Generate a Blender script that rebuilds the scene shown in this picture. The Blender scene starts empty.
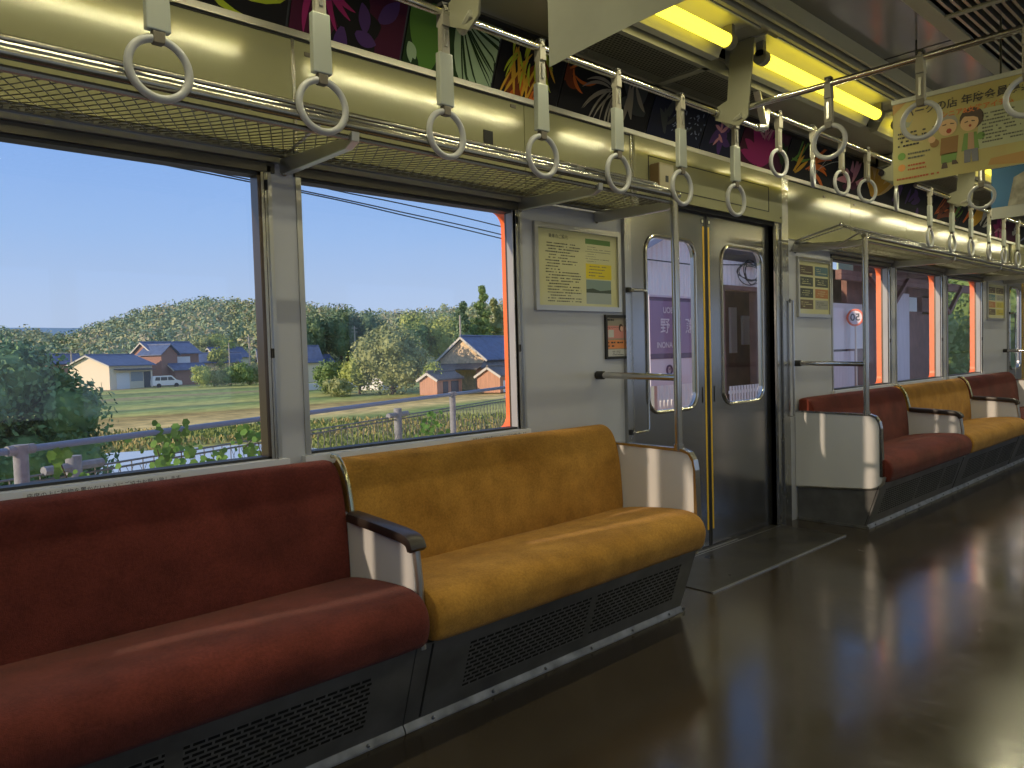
import bpy, bmesh, math, random
from mathutils import Vector, Matrix

S = bpy.context.scene
COL = S.collection
R = math.radians

# ------------------------------------------------------------------ camera
cam_data = bpy.data.cameras.new('camera')
cam = bpy.data.objects.new('camera', cam_data); COL.objects.link(cam)
F_PX, YAW, PIT, ROL = 745.74, 0.7477, 0.0395, -0.0283
cy_, sy_, cp_, sp_ = math.cos(YAW), math.sin(YAW), math.cos(PIT), math.sin(PIT)
fw = Vector((sy_*cp_, cy_*cp_, -sp_)); rt = Vector((cy_, -sy_, 0)); up = rt.cross(fw)
r2 = math.cos(ROL)*rt + math.sin(ROL)*up; u2 = -math.sin(ROL)*rt + math.cos(ROL)*up
M = Matrix((r2, u2, -fw)).transposed().to_4x4(); M.translation = Vector((0, -2.2235, 1.09))
cam.matrix_world = M
cam_data.sensor_width = 36; cam_data.lens = F_PX/1024*36
cam_data.clip_start = 0.02; cam_data.clip_end = 4000
S.camera = cam

# ------------------------------------------------------------------ sky, sun, exposure
w = bpy.data.worlds.new('sky'); S.world = w; w.use_nodes = True
nt = w.node_tree; nt.nodes.clear()
tc = nt.nodes.new('ShaderNodeTexCoord'); sp = nt.nodes.new('ShaderNodeSeparateXYZ')
cr = nt.nodes.new('ShaderNodeValToRGB'); bg = nt.nodes.new('ShaderNodeBackground'); wo = nt.nodes.new('ShaderNodeOutputWorld')
nt.links.new(tc.outputs['Generated'], sp.inputs[0]); nt.links.new(sp.outputs['Z'], cr.inputs[0])
nt.links.new(cr.outputs[0], bg.inputs[0]); nt.links.new(bg.outputs[0], wo.inputs[0])
e = cr.color_ramp.elements
e[0].position = 0.0; e[0].color = (0.52, 0.62, 0.82, 1)
e[1].position = 1.0; e[1].color = (0.30, 0.40, 0.60, 1)
for p_, c_ in ((0.08, (0.45, 0.59, 0.85, 1)), (0.16, (0.34, 0.53, 0.89, 1)), (0.30, (0.225, 0.43, 0.90, 1)), (0.55, (0.26, 0.40, 0.72, 1))):
    x_ = e.new(p_); x_.color = c_
bg.inputs[1].default_value = 1.0
sun = bpy.data.lights.new('sun', 'SUN'); sun.energy = 4.2; sun.color = (1.0, 0.78, 0.54); sun.angle = R(0.8)
so = bpy.data.objects.new('sun', sun); COL.objects.link(so); so.location = (-20, 5, 20)
so.rotation_euler = Vector((0.94, -0.165, -0.30)).to_track_quat('-Z', 'Y').to_euler()
S.view_settings.view_transform = 'Standard'; S.view_settings.look = 'None'
S.view_settings.gamma = 1.0; S.view_settings.use_curve_mapping = False
S.view_settings.exposure = 0.0
TUBE_GLOW = 2.6          # how bright the tubes themselves look
LAMP_WATTS = 5.2         # light each fluorescent tube gives the car

# ------------------------------------------------------------------ materials
MATS = {}
def mat(name, col, rough=0.5, metal=0.0, bump=0.0, bscale=50, var=0.0, vscale=6, stretch=(1, 1, 1), emis=None, espow=1, coat=0.0, sheen=0.0, rvar=0.0, col2=None, spec=0.5, trans=0.0):
    if name in MATS: return MATS[name]
    m = bpy.data.materials.new(name); m.use_nodes = True; t = m.node_tree; b = t.nodes['Principled BSDF']
    b.inputs['Base Color'].default_value = (*col, 1); b.inputs['Roughness'].default_value = rough
    b.inputs['Metallic'].default_value = metal; b.inputs['Coat Weight'].default_value = coat
    b.inputs['Sheen Weight'].default_value = sheen; b.inputs['Specular IOR Level'].default_value = spec
    t_c = t.nodes.new('ShaderNodeTexCoord'); mp = t.nodes.new('ShaderNodeMapping'); mp.inputs['Scale'].default_value = stretch
    t.links.new(t_c.outputs['Object'], mp.inputs[0])
    n = t.nodes.new('ShaderNodeTexNoise'); n.inputs['Scale'].default_value = vscale; n.inputs['Detail'].default_value = 6
    t.links.new(mp.outputs[0], n.inputs['Vector'])
    if var > 0 or col2:
        c = t.nodes.new('ShaderNodeValToRGB'); c.color_ramp.elements[0].position = 0.32; c.color_ramp.elements[1].position = 0.68
        a_ = [x*(1-var) for x in col]; b_ = col2 if col2 else [min(1, x*(1+var)) for x in col]
        c.color_ramp.elements[0].color = (*a_, 1); c.color_ramp.elements[1].color = (*b_, 1)
        t.links.new(n.outputs[0], c.inputs[0]); t.links.new(c.outputs[0], b.inputs['Base Color'])
    if rvar > 0:
        mr = t.nodes.new('ShaderNodeMapRange'); mr.inputs[1].default_value = 0.3; mr.inputs[2].default_value = 0.7
        mr.inputs[3].default_value = max(0.02, rough-rvar); mr.inputs[4].default_value = rough+rvar
        t.links.new(n.outputs[0], mr.inputs[0]); t.links.new(mr.outputs[0], b.inputs['Roughness'])
    if bump > 0:
        n2 = t.nodes.new('ShaderNodeTexNoise'); n2.inputs['Scale'].default_value = bscale; n2.inputs['Detail'].default_value = 4
        t.links.new(mp.outputs[0], n2.inputs['Vector'])
        bp = t.nodes.new('ShaderNodeBump'); bp.inputs['Strength'].default_value = bump; bp.inputs['Distance'].default_value = 0.01
        t.links.new(n2.outputs[0], bp.inputs['Height']); t.links.new(bp.outputs[0], b.inputs['Normal'])
    if emis:
        b.inputs['Emission Color'].default_value = (*emis, 1); b.inputs['Emission Strength'].default_value = espow
    if trans > 0:
        b.inputs['Transmission Weight'].default_value = trans
    MATS[name] = m; return m

def glass_mat(name, tint=(0.97, 0.98, 0.98), haze=0.03):
    m = bpy.data.materials.new(name); m.use_nodes = True; t = m.node_tree; t.nodes.clear()
    o = t.nodes.new('ShaderNodeOutputMaterial'); tr = t.nodes.new('ShaderNodeBsdfTransparent'); tr.inputs[0].default_value = (*tint, 1)
    g = t.nodes.new('ShaderNodeBsdfGlossy'); g.inputs['Roughness'].default_value = 0.02
    lw = t.nodes.new('ShaderNodeLayerWeight'); lw.inputs[0].default_value = 0.5
    pw = t.nodes.new('ShaderNodeMath'); pw.operation = 'POWER'; pw.inputs[1].default_value = 5.0; t.links.new(lw.outputs['Facing'], pw.inputs[0])
    f = t.nodes.new('ShaderNodeMath'); f.operation = 'MULTIPLY_ADD'; f.inputs[1].default_value = 0.9; f.inputs[2].default_value = 0.05; t.links.new(pw.outputs[0], f.inputs[0])
    mx = t.nodes.new('ShaderNodeMixShader'); d = t.nodes.new('ShaderNodeBsdfDiffuse'); d.inputs[0].default_value = (0.8, 0.82, 0.85, 1)
    n = t.nodes.new('ShaderNodeTexNoise'); n.inputs['Scale'].default_value = 2.2; n.inputs['Detail'].default_value = 5
    tcx = t.nodes.new('ShaderNodeTexCoord'); t.links.new(tcx.outputs['Object'], n.inputs['Vector'])
    mr = t.nodes.new('ShaderNodeMapRange'); mr.inputs[1].default_value = 0.4; mr.inputs[2].default_value = 0.75; mr.inputs[3].default_value = haze*0.4; mr.inputs[4].default_value = haze*2.2
    t.links.new(n.outputs[0], mr.inputs[0])
    m2 = t.nodes.new('ShaderNodeMixShader'); t.links.new(mr.outputs[0], m2.inputs[0])
    t.links.new(tr.outputs[0], m2.inputs[1]); t.links.new(d.outputs[0], m2.inputs[2])
    t.links.new(f.outputs[0], mx.inputs[0]); t.links.new(m2.outputs[0], mx.inputs[1]); t.links.new(g.outputs[0], mx.inputs[2])
    t.links.new(mx.outputs[0], o.inputs[0]); MATS[name] = m; return m

def perforated(name, col, sx, sz, hole=0.62, rough=0.4, metal=0.7):
    """sheet metal with a brick pattern of slots; the slots are see-through"""
    m = mat(name, col, rough, metal, var=0.15, vscale=9); t = m.node_tree; b = t.nodes['Principled BSDF']
    out = t.nodes['Material Output']; tcx = t.nodes.new('ShaderNodeTexCoord'); mp = t.nodes.new('ShaderNodeMapping')
    t.links.new(tcx.outputs['UV'], mp.inputs[0])
    br = t.nodes.new('ShaderNodeTexBrick'); br.inputs['Scale'].default_value = 1.0; br.inputs['Brick Width'].default_value = sx; br.inputs['Row Height'].default_value = sz
    br.inputs['Mortar Size'].default_value = sz*(1-hole)*0.5; br.inputs['Mortar Smooth'].default_value = 0.0
    br.inputs['Color1'].default_value = (0, 0, 0, 1); br.inputs['Color2'].default_value = (0, 0, 0, 1); br.inputs['Mortar'].default_value = (1, 1, 1, 1)
    t.links.new(mp.outputs[0], br.inputs['Vector'])
    tr = t.nodes.new('ShaderNodeBsdfTransparent'); mx = t.nodes.new('ShaderNodeMixShader')
    t.links.new(br.outputs['Fac'], mx.inputs[0]); t.links.new(tr.outputs[0], mx.inputs[1]); t.links.new(b.outputs[0], mx.inputs[2])
    t.links.new(mx.outputs[0], out.inputs[0]); return m

def flat(name, col, rough=0.6): return mat(name, col, rough)

STEEL = mat('brushed_steel', (0.42, 0.42, 0.42), 0.25, 0.95, bump=0.01, bscale=3, stretch=(4, 4, 1), rvar=0.04)
DOORM = mat('door_steel', (0.32, 0.32, 0.335), 0.22, 0.95, bump=0.012, bscale=3, stretch=(3, 3, 1.2), rvar=0.03, vscale=2)
CHROME = mat('chrome', (0.54, 0.53, 0.51), 0.19, 1.0)
ALU = mat('aluminium', (0.50, 0.49, 0.46), 0.3, 0.9)
DSTEEL = mat('dark_steel', (0.15, 0.152, 0.158), 0.38, 0.6, var=0.25, vscale=7)
WALL = mat('grey_wall_panel', (0.47, 0.475, 0.51), 0.32, 0.0, var=0.03, vscale=3, coat=0.2)
COVE = mat('cream_upper_panel', (0.30, 0.29, 0.165), 0.14, 0.15, var=0.04, vscale=2, bump=0.02, bscale=3)
CEILM = mat('ceiling_panel', (0.22, 0.21, 0.18), 0.12, 0.2, var=0.06, vscale=3)
CEILG = mat('ceiling_side_panel', (0.36, 0.35, 0.27), 0.4, 0.1)
LAMPTRAY = mat('lamp_tray', (0.45, 0.45, 0.40), 0.3, 0.1)
DARK = mat('dark_gap', (0.012, 0.012, 0.012), 0.7)
RUBBER = mat('black_rubber', (0.02, 0.02, 0.02), 0.55)
ORANGE = mat('orange_body_paint', (0.86, 0.165, 0.035), 0.4)
FLOORM = mat('floor_vinyl', (0.040, 0.031, 0.022), 0.17, 0.0, var=0.16, vscale=2.2, rvar=0.06, bump=0.02, bscale=14, spec=0.62)
_t = FLOORM.node_tree; _b = _t.nodes['Principled BSDF']; _src = _b.inputs['Roughness'].links[0].from_socket
_n = _t.nodes.new('ShaderNodeTexNoise'); _n.inputs['Scale'].default_value = 38; _n.inputs['Detail'].default_value = 8; _n.inputs['Distortion'].default_value = 1.2
_c = _t.nodes.new('ShaderNodeTexCoord'); _m = _t.nodes.new('ShaderNodeMapping'); _m.inputs['Scale'].default_value = (1, .35, 1); _m.inputs['Rotation'].default_value = (0, 0, .5)
_t.links.new(_c.outputs['Object'], _m.inputs[0]); _t.links.new(_m.outputs[0], _n.inputs['Vector'])
_r = _t.nodes.new('ShaderNodeMapRange'); _r.inputs[1].default_value = .50; _r.inputs[2].default_value = .80; _r.inputs[3].default_value = 0; _r.inputs[4].default_value = .09
_a = _t.nodes.new('ShaderNodeMath'); _a.operation = 'ADD'; _t.links.new(_n.outputs[0], _r.inputs[0]); _t.links.new(_src, _a.inputs[0]); _t.links.new(_r.outputs[0], _a.inputs[1]); _t.links.new(_a.outputs[0], _b.inputs['Roughness'])
FLOORP = mat('door_floor_plate', (0.035, 0.032, 0.029), 0.34, 0.1, var=0.25, vscale=5, rvar=0.08)
YEL = mat('yellow_tape', (0.78, 0.48, 0.03), 0.5)
WHITEP = mat('white_partition', (0.56, 0.56, 0.58), 0.34, coat=0.3, var=0.02, vscale=4)
def fabric(name, c, c2):
    m = mat(name, c, 0.95, 0, bump=0.35, bscale=420, vscale=5, sheen=0.08, col2=c2, spec=0.12)
    t = m.node_tree; b = t.nodes['Principled BSDF']; src = b.inputs['Base Color'].links[0].from_socket
    tcx = t.nodes.new('ShaderNodeTexCoord'); n = t.nodes.new('ShaderNodeTexNoise'); n.inputs['Scale'].default_value = 130; n.inputs['Detail'].default_value = 5
    n3 = t.nodes.new('ShaderNodeTexNoise'); n3.inputs['Scale'].default_value = 14; n3.inputs['Detail'].default_value = 7
    t.links.new(tcx.outputs['Object'], n.inputs['Vector']); t.links.new(tcx.outputs['Object'], n3.inputs['Vector'])
    ad_ = t.nodes.new('ShaderNodeMath'); ad_.operation = 'ADD'; t.links.new(n.outputs[0], ad_.inputs[0]); t.links.new(n3.outputs[0], ad_.inputs[1])
    mr = t.nodes.new('ShaderNodeMapRange'); mr.inputs[1].default_value = 0.75; mr.inputs[2].default_value = 1.25; mr.inputs[3].default_value = 0.80; mr.inputs[4].default_value = 1.18
    t.links.new(ad_.outputs[0], mr.inputs[0]); vm = t.nodes.new('ShaderNodeVectorMath'); vm.operation = 'SCALE'
    t.links.new(src, vm.inputs[0]); t.links.new(mr.outputs[0], vm.inputs['Scale']); t.links.new(vm.outputs[0], b.inputs['Base Color'])
    return m
REDF = fabric('red_moquette', (0.098, 0.022, 0.016), (0.155, 0.034, 0.024))
YELF = fabric('mustard_moquette', (0.33, 0.158, 0.026), (0.44, 0.225, 0.042))
WALNUT = mat('dark_brown_armrest', (0.020, 0.013, 0.011), 0.42, coat=0.1)
STRAP = mat('strap_webbing', (0.26, 0.24, 0.19), 0.6)
SLEEVE = mat('strap_sleeve', (0.42, 0.44, 0.39), 0.25, 0.25)
RING = mat('strap_ring', (0.40, 0.40, 0.40), 0.35, coat=0.3)
BROWNP = mat('connector_brown', (0.13, 0.11, 0.08), 0.5)
WIRE = mat('rack_wire', (0.07, 0.065, 0.05), 0.4, 0.7)
TUBE = mat('tube_glow', (1, 0.9, 0.2), 0.5, emis=(1.0, 0.80, 0.055), espow=TUBE_GLOW)
GLASS = glass_mat('window_glass', (0.985, 0.99, 0.99), 0.012)
DGLASS = glass_mat('door_glass', (0.93, 0.95, 0.96), 0.02)
INK = flat('ink', (0.03, 0.03, 0.03)); PAPER = mat('paper', (0.60, 0.60, 0.42), 0.5)
PERF = perforated('perforated_base', (0.17, 0.172, 0.178), 0.034, 0.0145, 0.55, 0.4, 0.6)
PERFC = perforated('perforated_ceiling', (0.12, 0.115, 0.085), 0.020, 0.014, 0.62, 0.4, 0.3)

# ------------------------------------------------------------------ mesh builder
class MB:
    def __init__(s): s.v = []; s.f = []; s.m = []; s.uv = {}; s.mats = []; s.cur = 0
    def use(s, m):
        if m not in s.mats: s.mats.append(m)
        s.cur = s.mats.index(m); return s
    def face(s, idx): s.f.append(tuple(idx)); s.m.append(s.cur)
    def poly(s, pts):
        b = len(s.v); s.v += [tuple(p) for p in pts]; s.face(range(b, b+len(pts))); return s
    def box(s, x0, x1, y0, y1, z0, z1):
        if x0 > x1: x0, x1 = x1, x0
        if y0 > y1: y0, y1 = y1, y0
        if z0 > z1: z0, z1 = z1, z0
        b = len(s.v)
        s.v += [(x0, y0, z0), (x1, y0, z0), (x1, y1, z0), (x0, y1, z0), (x0, y0, z1), (x1, y0, z1), (x1, y1, z1), (x0, y1, z1)]
        for q in ((0, 3, 2, 1), (4, 5, 6, 7), (0, 1, 5, 4), (1, 2, 6, 5), (2, 3, 7, 6), (3, 0, 4, 7)): s.face([b+i for i in q])
        return s
    def beam(s, p, q, a, b_, up_=(0, 0, 1)):
        p = Vector(p); q = Vector(q); d = (q-p).normalized(); u = Vector(up_); r = d.cross(u)
        if r.length < 1e-4: u = Vector((0, 1, 0)); r = d.cross(u)
        r.normalize(); u = r.cross(d); b = len(s.v)
        for c in (p, q):
            for i, j in ((-1, -1), (1, -1), (1, 1), (-1, 1)): s.v.append(tuple(c+r*a*i/2+u*b_*j/2))
        for k in ((0, 1, 2, 3), (7, 6, 5, 4), (0, 4, 5, 1), (1, 5, 6, 2), (2, 6, 7, 3), (3, 7, 4, 0)): s.face([b+i for i in k])
        return s
    def tube(s, pts, r, n=10, closed=False, cap=True, rr=None):
        pts = [Vector(p) for p in pts]; N = len(pts); b = len(s.v); prev = None
        for i, p in enumerate(pts):
            a = pts[(i-1) % N] if (closed or i > 0) else p; c = pts[(i+1) % N] if (closed or i < N-1) else p
            d = (c-a).normalized()
            if prev is None:
                u = Vector((0, 0, 1)) if abs(d.z) < 0.9 else Vector((0, 1, 0)); u = (u-d*u.dot(d)).normalized()
            else: u = (prev-d*prev.dot(d)).normalized()
            prev = u; vv = d.cross(u); ra = rr[i] if rr else r
            for k in range(n):
                t = 2*math.pi*k/n; s.v.append(tuple(p+(u*math.cos(t)+vv*math.sin(t))*ra))
        for i in range(N if closed else N-1):
            j = (i+1) % N
            for k in range(n):
                k2 = (k+1) % n; s.face([b+i*n+k, b+i*n+k2, b+j*n+k2, b+j*n+k])
        if cap and not closed:
            s.face([b+k for k in range(n)][::-1]); s.face([b+(N-1)*n+k for k in range(n)])
        return s
    def ring(s, c, ax1, ax2, R_, r, n=36, m=10):
        c = Vector(c); a = Vector(ax1); b = Vector(ax2)
        return s.tube([c+(a*math.cos(2*math.pi*i/n)+b*math.sin(2*math.pi*i/n))*R_ for i in range(n)], r, m, closed=True)
    def extrude_x(s, prof, x0, x1, closed=True, cap=True):
        """prof: list of (y,z)"""
        b = len(s.v); n = len(prof)
        for x in (x0, x1): s.v += [(x, y, z) for y, z in prof]
        for i in range(n if closed else n-1):
            j = (i+1) % n; s.face([b+i, b+j, b+n+j, b+n+i])
        if closed and cap: s.face([b+i for i in range(n)]); s.face([b+n+i for i in range(n)][::-1])
        return s
    def extrude(s, pts, vec):
        pts = [Vector(p) for p in pts]; vec = Vector(vec); b = len(s.v); n = len(pts)
        s.v += [tuple(p) for p in pts]+[tuple(p+vec) for p in pts]
        for i in range(n):
            j = (i+1) % n; s.face([b+i, b+j, b+n+j, b+n+i])
        s.face([b+i for i in range(n)][::-1]); s.face([b+n+i for i in range(n)]); return s
    def holed(s, x0, x1, z0, z1, hole, ya, yb):
        """plate in XZ between y=ya and y=yb with a hole loop [(x,z)...]"""
        n = len(hole); cx = sum(p[0] for p in hole)/n; cz = sum(p[1] for p in hole)/n; outer = []
        for (x, z) in hole:
            dx, dz = x-cx, z-cz; t = 1e9
            if dx > 1e-9: t = min(t, (x1-cx)/dx)
            if dx < -1e-9: t = min(t, (x0-cx)/dx)
            if dz > 1e-9: t = min(t, (z1-cz)/dz)
            if dz < -1e-9: t = min(t, (z0-cz)/dz)
            outer.append([cx+dx*t, cz+dz*t])
        for c in ((x0, z0), (x1, z0), (x1, z1), (x0, z1)):
            i = min(range(n), key=lambda k: (outer[k][0]-c[0])**2+(outer[k][1]-c[1])**2); outer[i] = list(c)
        b = len(s.v)
        for y in (ya, yb):
            s.v += [(x, y, z) for x, z in hole]; s.v += [(x, y, z) for x, z in outer]
        for i in range(n):
            j = (i+1) % n
            s.face([b+i, b+j, b+n+j, b+n+i]); s.face([b+2*n+i, b+3*n+i, b+3*n+j, b+2*n+j])
            s.face([b+i, b+2*n+i, b+2*n+j, b+j]); s.face([b+n+i, b+n+j, b+3*n+j, b+3*n+i])
        return s
    def sphere(s, c, rx, ry, rz, nu=12, nv=8, jit=0, rnd=None):
        b = len(s.v); c = Vector(c)
        for i in range(nv+1):
            ph = math.pi*i/nv
            for j in range(nu):
                th = 2*math.pi*j/nu; k = 1+(rnd.uniform(-jit, jit) if rnd and 0 < i < nv else 0)
                s.v.append((c.x+rx*k*math.sin(ph)*math.cos(th), c.y+ry*k*math.sin(ph)*math.sin(th), c.z+rz*k*math.cos(ph)))
        for i in range(nv):
            for j in range(nu):
                j2 = (j+1) % nu; s.face([b+i*nu+j, b+(i+1)*nu+j, b+(i+1)*nu+j2, b+i*nu+j2])
        return s
    def grid(s, fn, nu, nv):
        b = len(s.v)
        for i in range(nu+1):
            for j in range(nv+1): s.v.append(tuple(fn(i/nu, j/nv)))
        for i in range(nu):
            for j in range(nv):
                a = b+i*(nv+1)+j; s.face([a, a+nv+1, a+nv+2, a+1])
        return s
    def build(s, name, m=None, parent=None, smooth=True, bevel=0, label=None, sharp=40):
        me = bpy.data.meshes.new(name); me.from_pydata(s.v, [], s.f)
        ms = s.mats if s.mats else [m]
        for q in ms: me.materials.append(q)
        if s.mats: me.polygons.foreach_set('material_index', s.m)
        if len(s.v) > 150000:
            o = bpy.data.objects.new(name, me); COL.objects.link(o)
            if parent: o.parent = parent; o.matrix_parent_inverse = Matrix.Translation(-parent.location)
            return o
        bm = bmesh.new(); bm.from_mesh(me)
        bmesh.ops.remove_doubles(bm, verts=bm.verts, dist=1e-6) if len(bm.verts) < 60000 and smooth else None
        if len(bm.faces) < 60000: bmesh.ops.recalc_face_normals(bm, faces=bm.faces)
        if smooth:
            for f in bm.faces: f.smooth = True
            for ed in bm.edges:
                if len(ed.link_faces) == 2:
                    if ed.calc_face_angle(0) > R(sharp): ed.smooth = False
                else: ed.smooth = False
        bm.to_mesh(me); bm.free()
        o = bpy.data.objects.new(name, me); COL.objects.link(o)
        if parent: o.parent = parent; o.matrix_parent_inverse = parent.matrix_world.inverted() if False else Matrix.Translation(-parent.location)
        if bevel:
            bv = o.modifiers.new('bevel', 'BEVEL'); bv.width = bevel; bv.segments = 2; bv.limit_method = 'ANGLE'; bv.angle_limit = R(40)
        if label: o['label'] = label
        return o

def uvbox(o, ux='x', vz='z'):
    me = o.data; uv = me.uv_layers.new(name='uv'); 
    for l in me.loops:
        c = me.vertices[l.vertex_index].co; uv.data[l.index].uv = (getattr(c, ux), getattr(c, vz))
    return o
def tag(o, label=None, cat=None, group=None, kind=None):
    if label: o['label'] = label
    if cat: o['category'] = cat
    if group: o['group'] = group
    if kind: o['kind'] = kind
    return o
def st(o, label=None):
    o['kind'] = 'structure'
    if label: o['label'] = label
    return o
def thing(name, label, cat, loc=(0, 0, 0), group=None):
    o = bpy.data.objects.new(name, None); COL.objects.link(o); o.location = loc; o.empty_display_size = 0.1
    return tag(o, label, cat, group)
def copy_tree(root, loc, label=None, rotz=None):
    r = root.copy(); COL.objects.link(r); r.location = loc
    if rotz is not None: r.rotation_euler = (0, 0, rotz)
    if label: r['label'] = label
    for ch in root.children:
        c = ch.copy(); COL.objects.link(c); c.parent = r
        for g in ch.children:
            d = g.copy(); COL.objects.link(d); d.parent = c
    return r
def rrect(x0, x1, z0, z1, r, n=6):
    P = []
    for cx, cz, a0 in ((x1-r, z1-r, 0), (x0+r, z1-r, 90), (x0+r, z0+r, 180), (x1-r, z0+r, 270)):
        for i in range(n+1):
            a = R(a0+90*i/n); P.append((cx+r*math.cos(a), cz+r*math.sin(a)))
    return P
def textmesh(name, body, size, m, mtx, parent=None, ext=0.0, mirror=False, align='CENTER', bold=0.0):
    cu = bpy.data.curves.new(name+'_c', 'FONT'); cu.body = body; cu.size = size; cu.extrude = ext; cu.align_x = align; cu.align_y = 'CENTER'; cu.offset = bold
    to = bpy.data.objects.new(name+'_t', cu); COL.objects.link(to)
    dg = bpy.context.evaluated_depsgraph_get(); dg.update()
    me = bpy.data.meshes.new_from_object(to.evaluated_get(dg)); bpy.data.objects.remove(to); bpy.data.curves.remove(cu)
    if mirror: me.transform(Matrix.Scale(-1, 4, (1, 0, 0)))
    me.transform(mtx); me.materials.clear(); me.materials.append(m)
    o = bpy.data.objects.new(name, me); COL.objects.link(o)
    if parent: o.parent = parent; o.matrix_parent_inverse = Matrix.Translation(-parent.location)
    return o
def face_mtx(o, right, up_):
    r = Vector(right).normalized(); u = Vector(up_).normalized(); n = r.cross(u)
    mm = Matrix((r, u, n)).transposed().to_4x4(); mm.translation = Vector(o); return mm
WALLTXT = lambda x, y, z: face_mtx((x, y, z), (1, 0, 0), (0, 0, 1))
rnd = random.Random(7)

# ================================================================== THE CAR: structure
XL, XR = -3.0, 13.2          # car ends as built
YO = -2.75                   # opposite wall
ZC = 2.42                    # ceiling
WINS = [(-2.15, -1.23), (-0.96, -0.045), (0.115, 1.024), (1.157, 2.087), (5.03, 5.99), (6.16, 7.16), (7.33, 8.30), (11.1, 12.0), (12.1, 13.0)]
WZ0, WZ1 = 0.785, 1.675
DOORS = [(2.85, 3.55, 4.235), (9.28, 9.98, 10.66)]
mb = MB().use(FLOORM).box(XL, XR, YO, 0.02, -0.06, 0.0)
st(mb.build('floor', smooth=False), 'glossy brown-grey vinyl floor of the train car')
for i, (a, c, b) in enumerate(DOORS):
    f = MB().use(FLOORP).box(a+0.02, b+0.02, -0.40, 0.06, 0.0, 0.004)
    f.use(ALU).box(a+0.02, b+0.02, -0.408, -0.400, 0.0, 0.006).box(a+0.5, b-0.45, 0.0, 0.012, 0.0, 0.007).box(a+.02, b, -0.02, -0.015, 0, .006)
    st(f.build('trim_%d' % (i+1), smooth=False), 'dark floor plate with metal seam in front of the sliding doors')

# inner wall (grey panelling) around windows and doors
def spans(x0, x1, cuts):
    out = []; x = x0
    for a, b in sorted(cuts):
        if a > x: out.append((x, a))
        x = max(x, b)
    if x < x1: out.append((x, x1))
    return out
wm = MB().use(WALL)
dcut = [(a-0.0, b+0.0) for a, c, b in DOORS]
for a, b in spans(XL, XR, dcut):
    wm.box(a, b, 0, 0.035, 0, WZ0)
    wm.box(a, b, 0, 0.035, WZ1, 2.12)
for a, b in spans(XL, XR, dcut+WINS): wm.box(a, b, 0, 0.035, WZ0, WZ1)
for a, c, b in DOORS: wm.box(a, b, 0.0, 0.035, 1.83, 2.12)
st(wm.build('wall_left', smooth=False), 'light grey inner side wall with windows and doors')
# outer skin, painted, rounded window cut-outs
om = MB().use(ORANGE)
edges = [w_ for w_ in WINS]
for a, b in WINS:
    om.holed(a-0.06, b+0.10, WZ0-0.05, WZ1+0.05, rrect(a-0.045, b+(0.085 if b < 1.5 else 0.034 if b < 3 else 0.055), WZ0-0.006, WZ1+0.006, 0.06), 0.055, 0.105)
ecut = [(a-0.04, b+0.16) for a, c, b in DOORS]
for a, b in spans(XL, XR, ecut+[(p-0.06, q+0.10) for p, q in WINS]): om.box(a, b, 0.05, 0.105, WZ0-0.05, WZ1+0.05)
for a, b in spans(XL, XR, ecut):
    om.box(a, b, 0.05, 0.105, -0.25, WZ0-0.05); om.box(a, b, 0.05, 0.105, WZ1+0.05, 2.55)
for a, c, b in DOORS: om.box(a-.04, b+.16, 0.07, 0.105, 1.83, 2.55)
st(om.build('wall_exterior', smooth=False), 'orange painted outer skin of the car side')
# opposite wall, with openings of the same rhythm
ow = MB().use(WALL); oc = [(a, b) for a, b in WINS]
od = [(a, b) for a, c, b in DOORS]
for a, b in spans(XL, XR, []): ow.box(a, b, YO-0.06, YO, 0, WZ0).box(a, b, YO-0.06, YO, WZ1, 2.45)
for a, b in spans(XL, XR, oc+[(x0+.15, x1-.15) for x0, x1 in od]): ow.box(a, b, YO-0.06, YO, WZ0, WZ1)
st(ow.build('wall_right', smooth=False), 'opposite side wall of the car')
st(MB().use(WALL).box(XL-0.05, XL, YO-.06, 0.115, -.06, 2.5).build('wall_front', smooth=False), 'near end wall of the car')
st(MB().use(WALL).box(XR, XR+0.05, YO-.06, 0.115, -.06, 2.5).build('wall_back', smooth=False), 'far end wall of the car')

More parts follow.
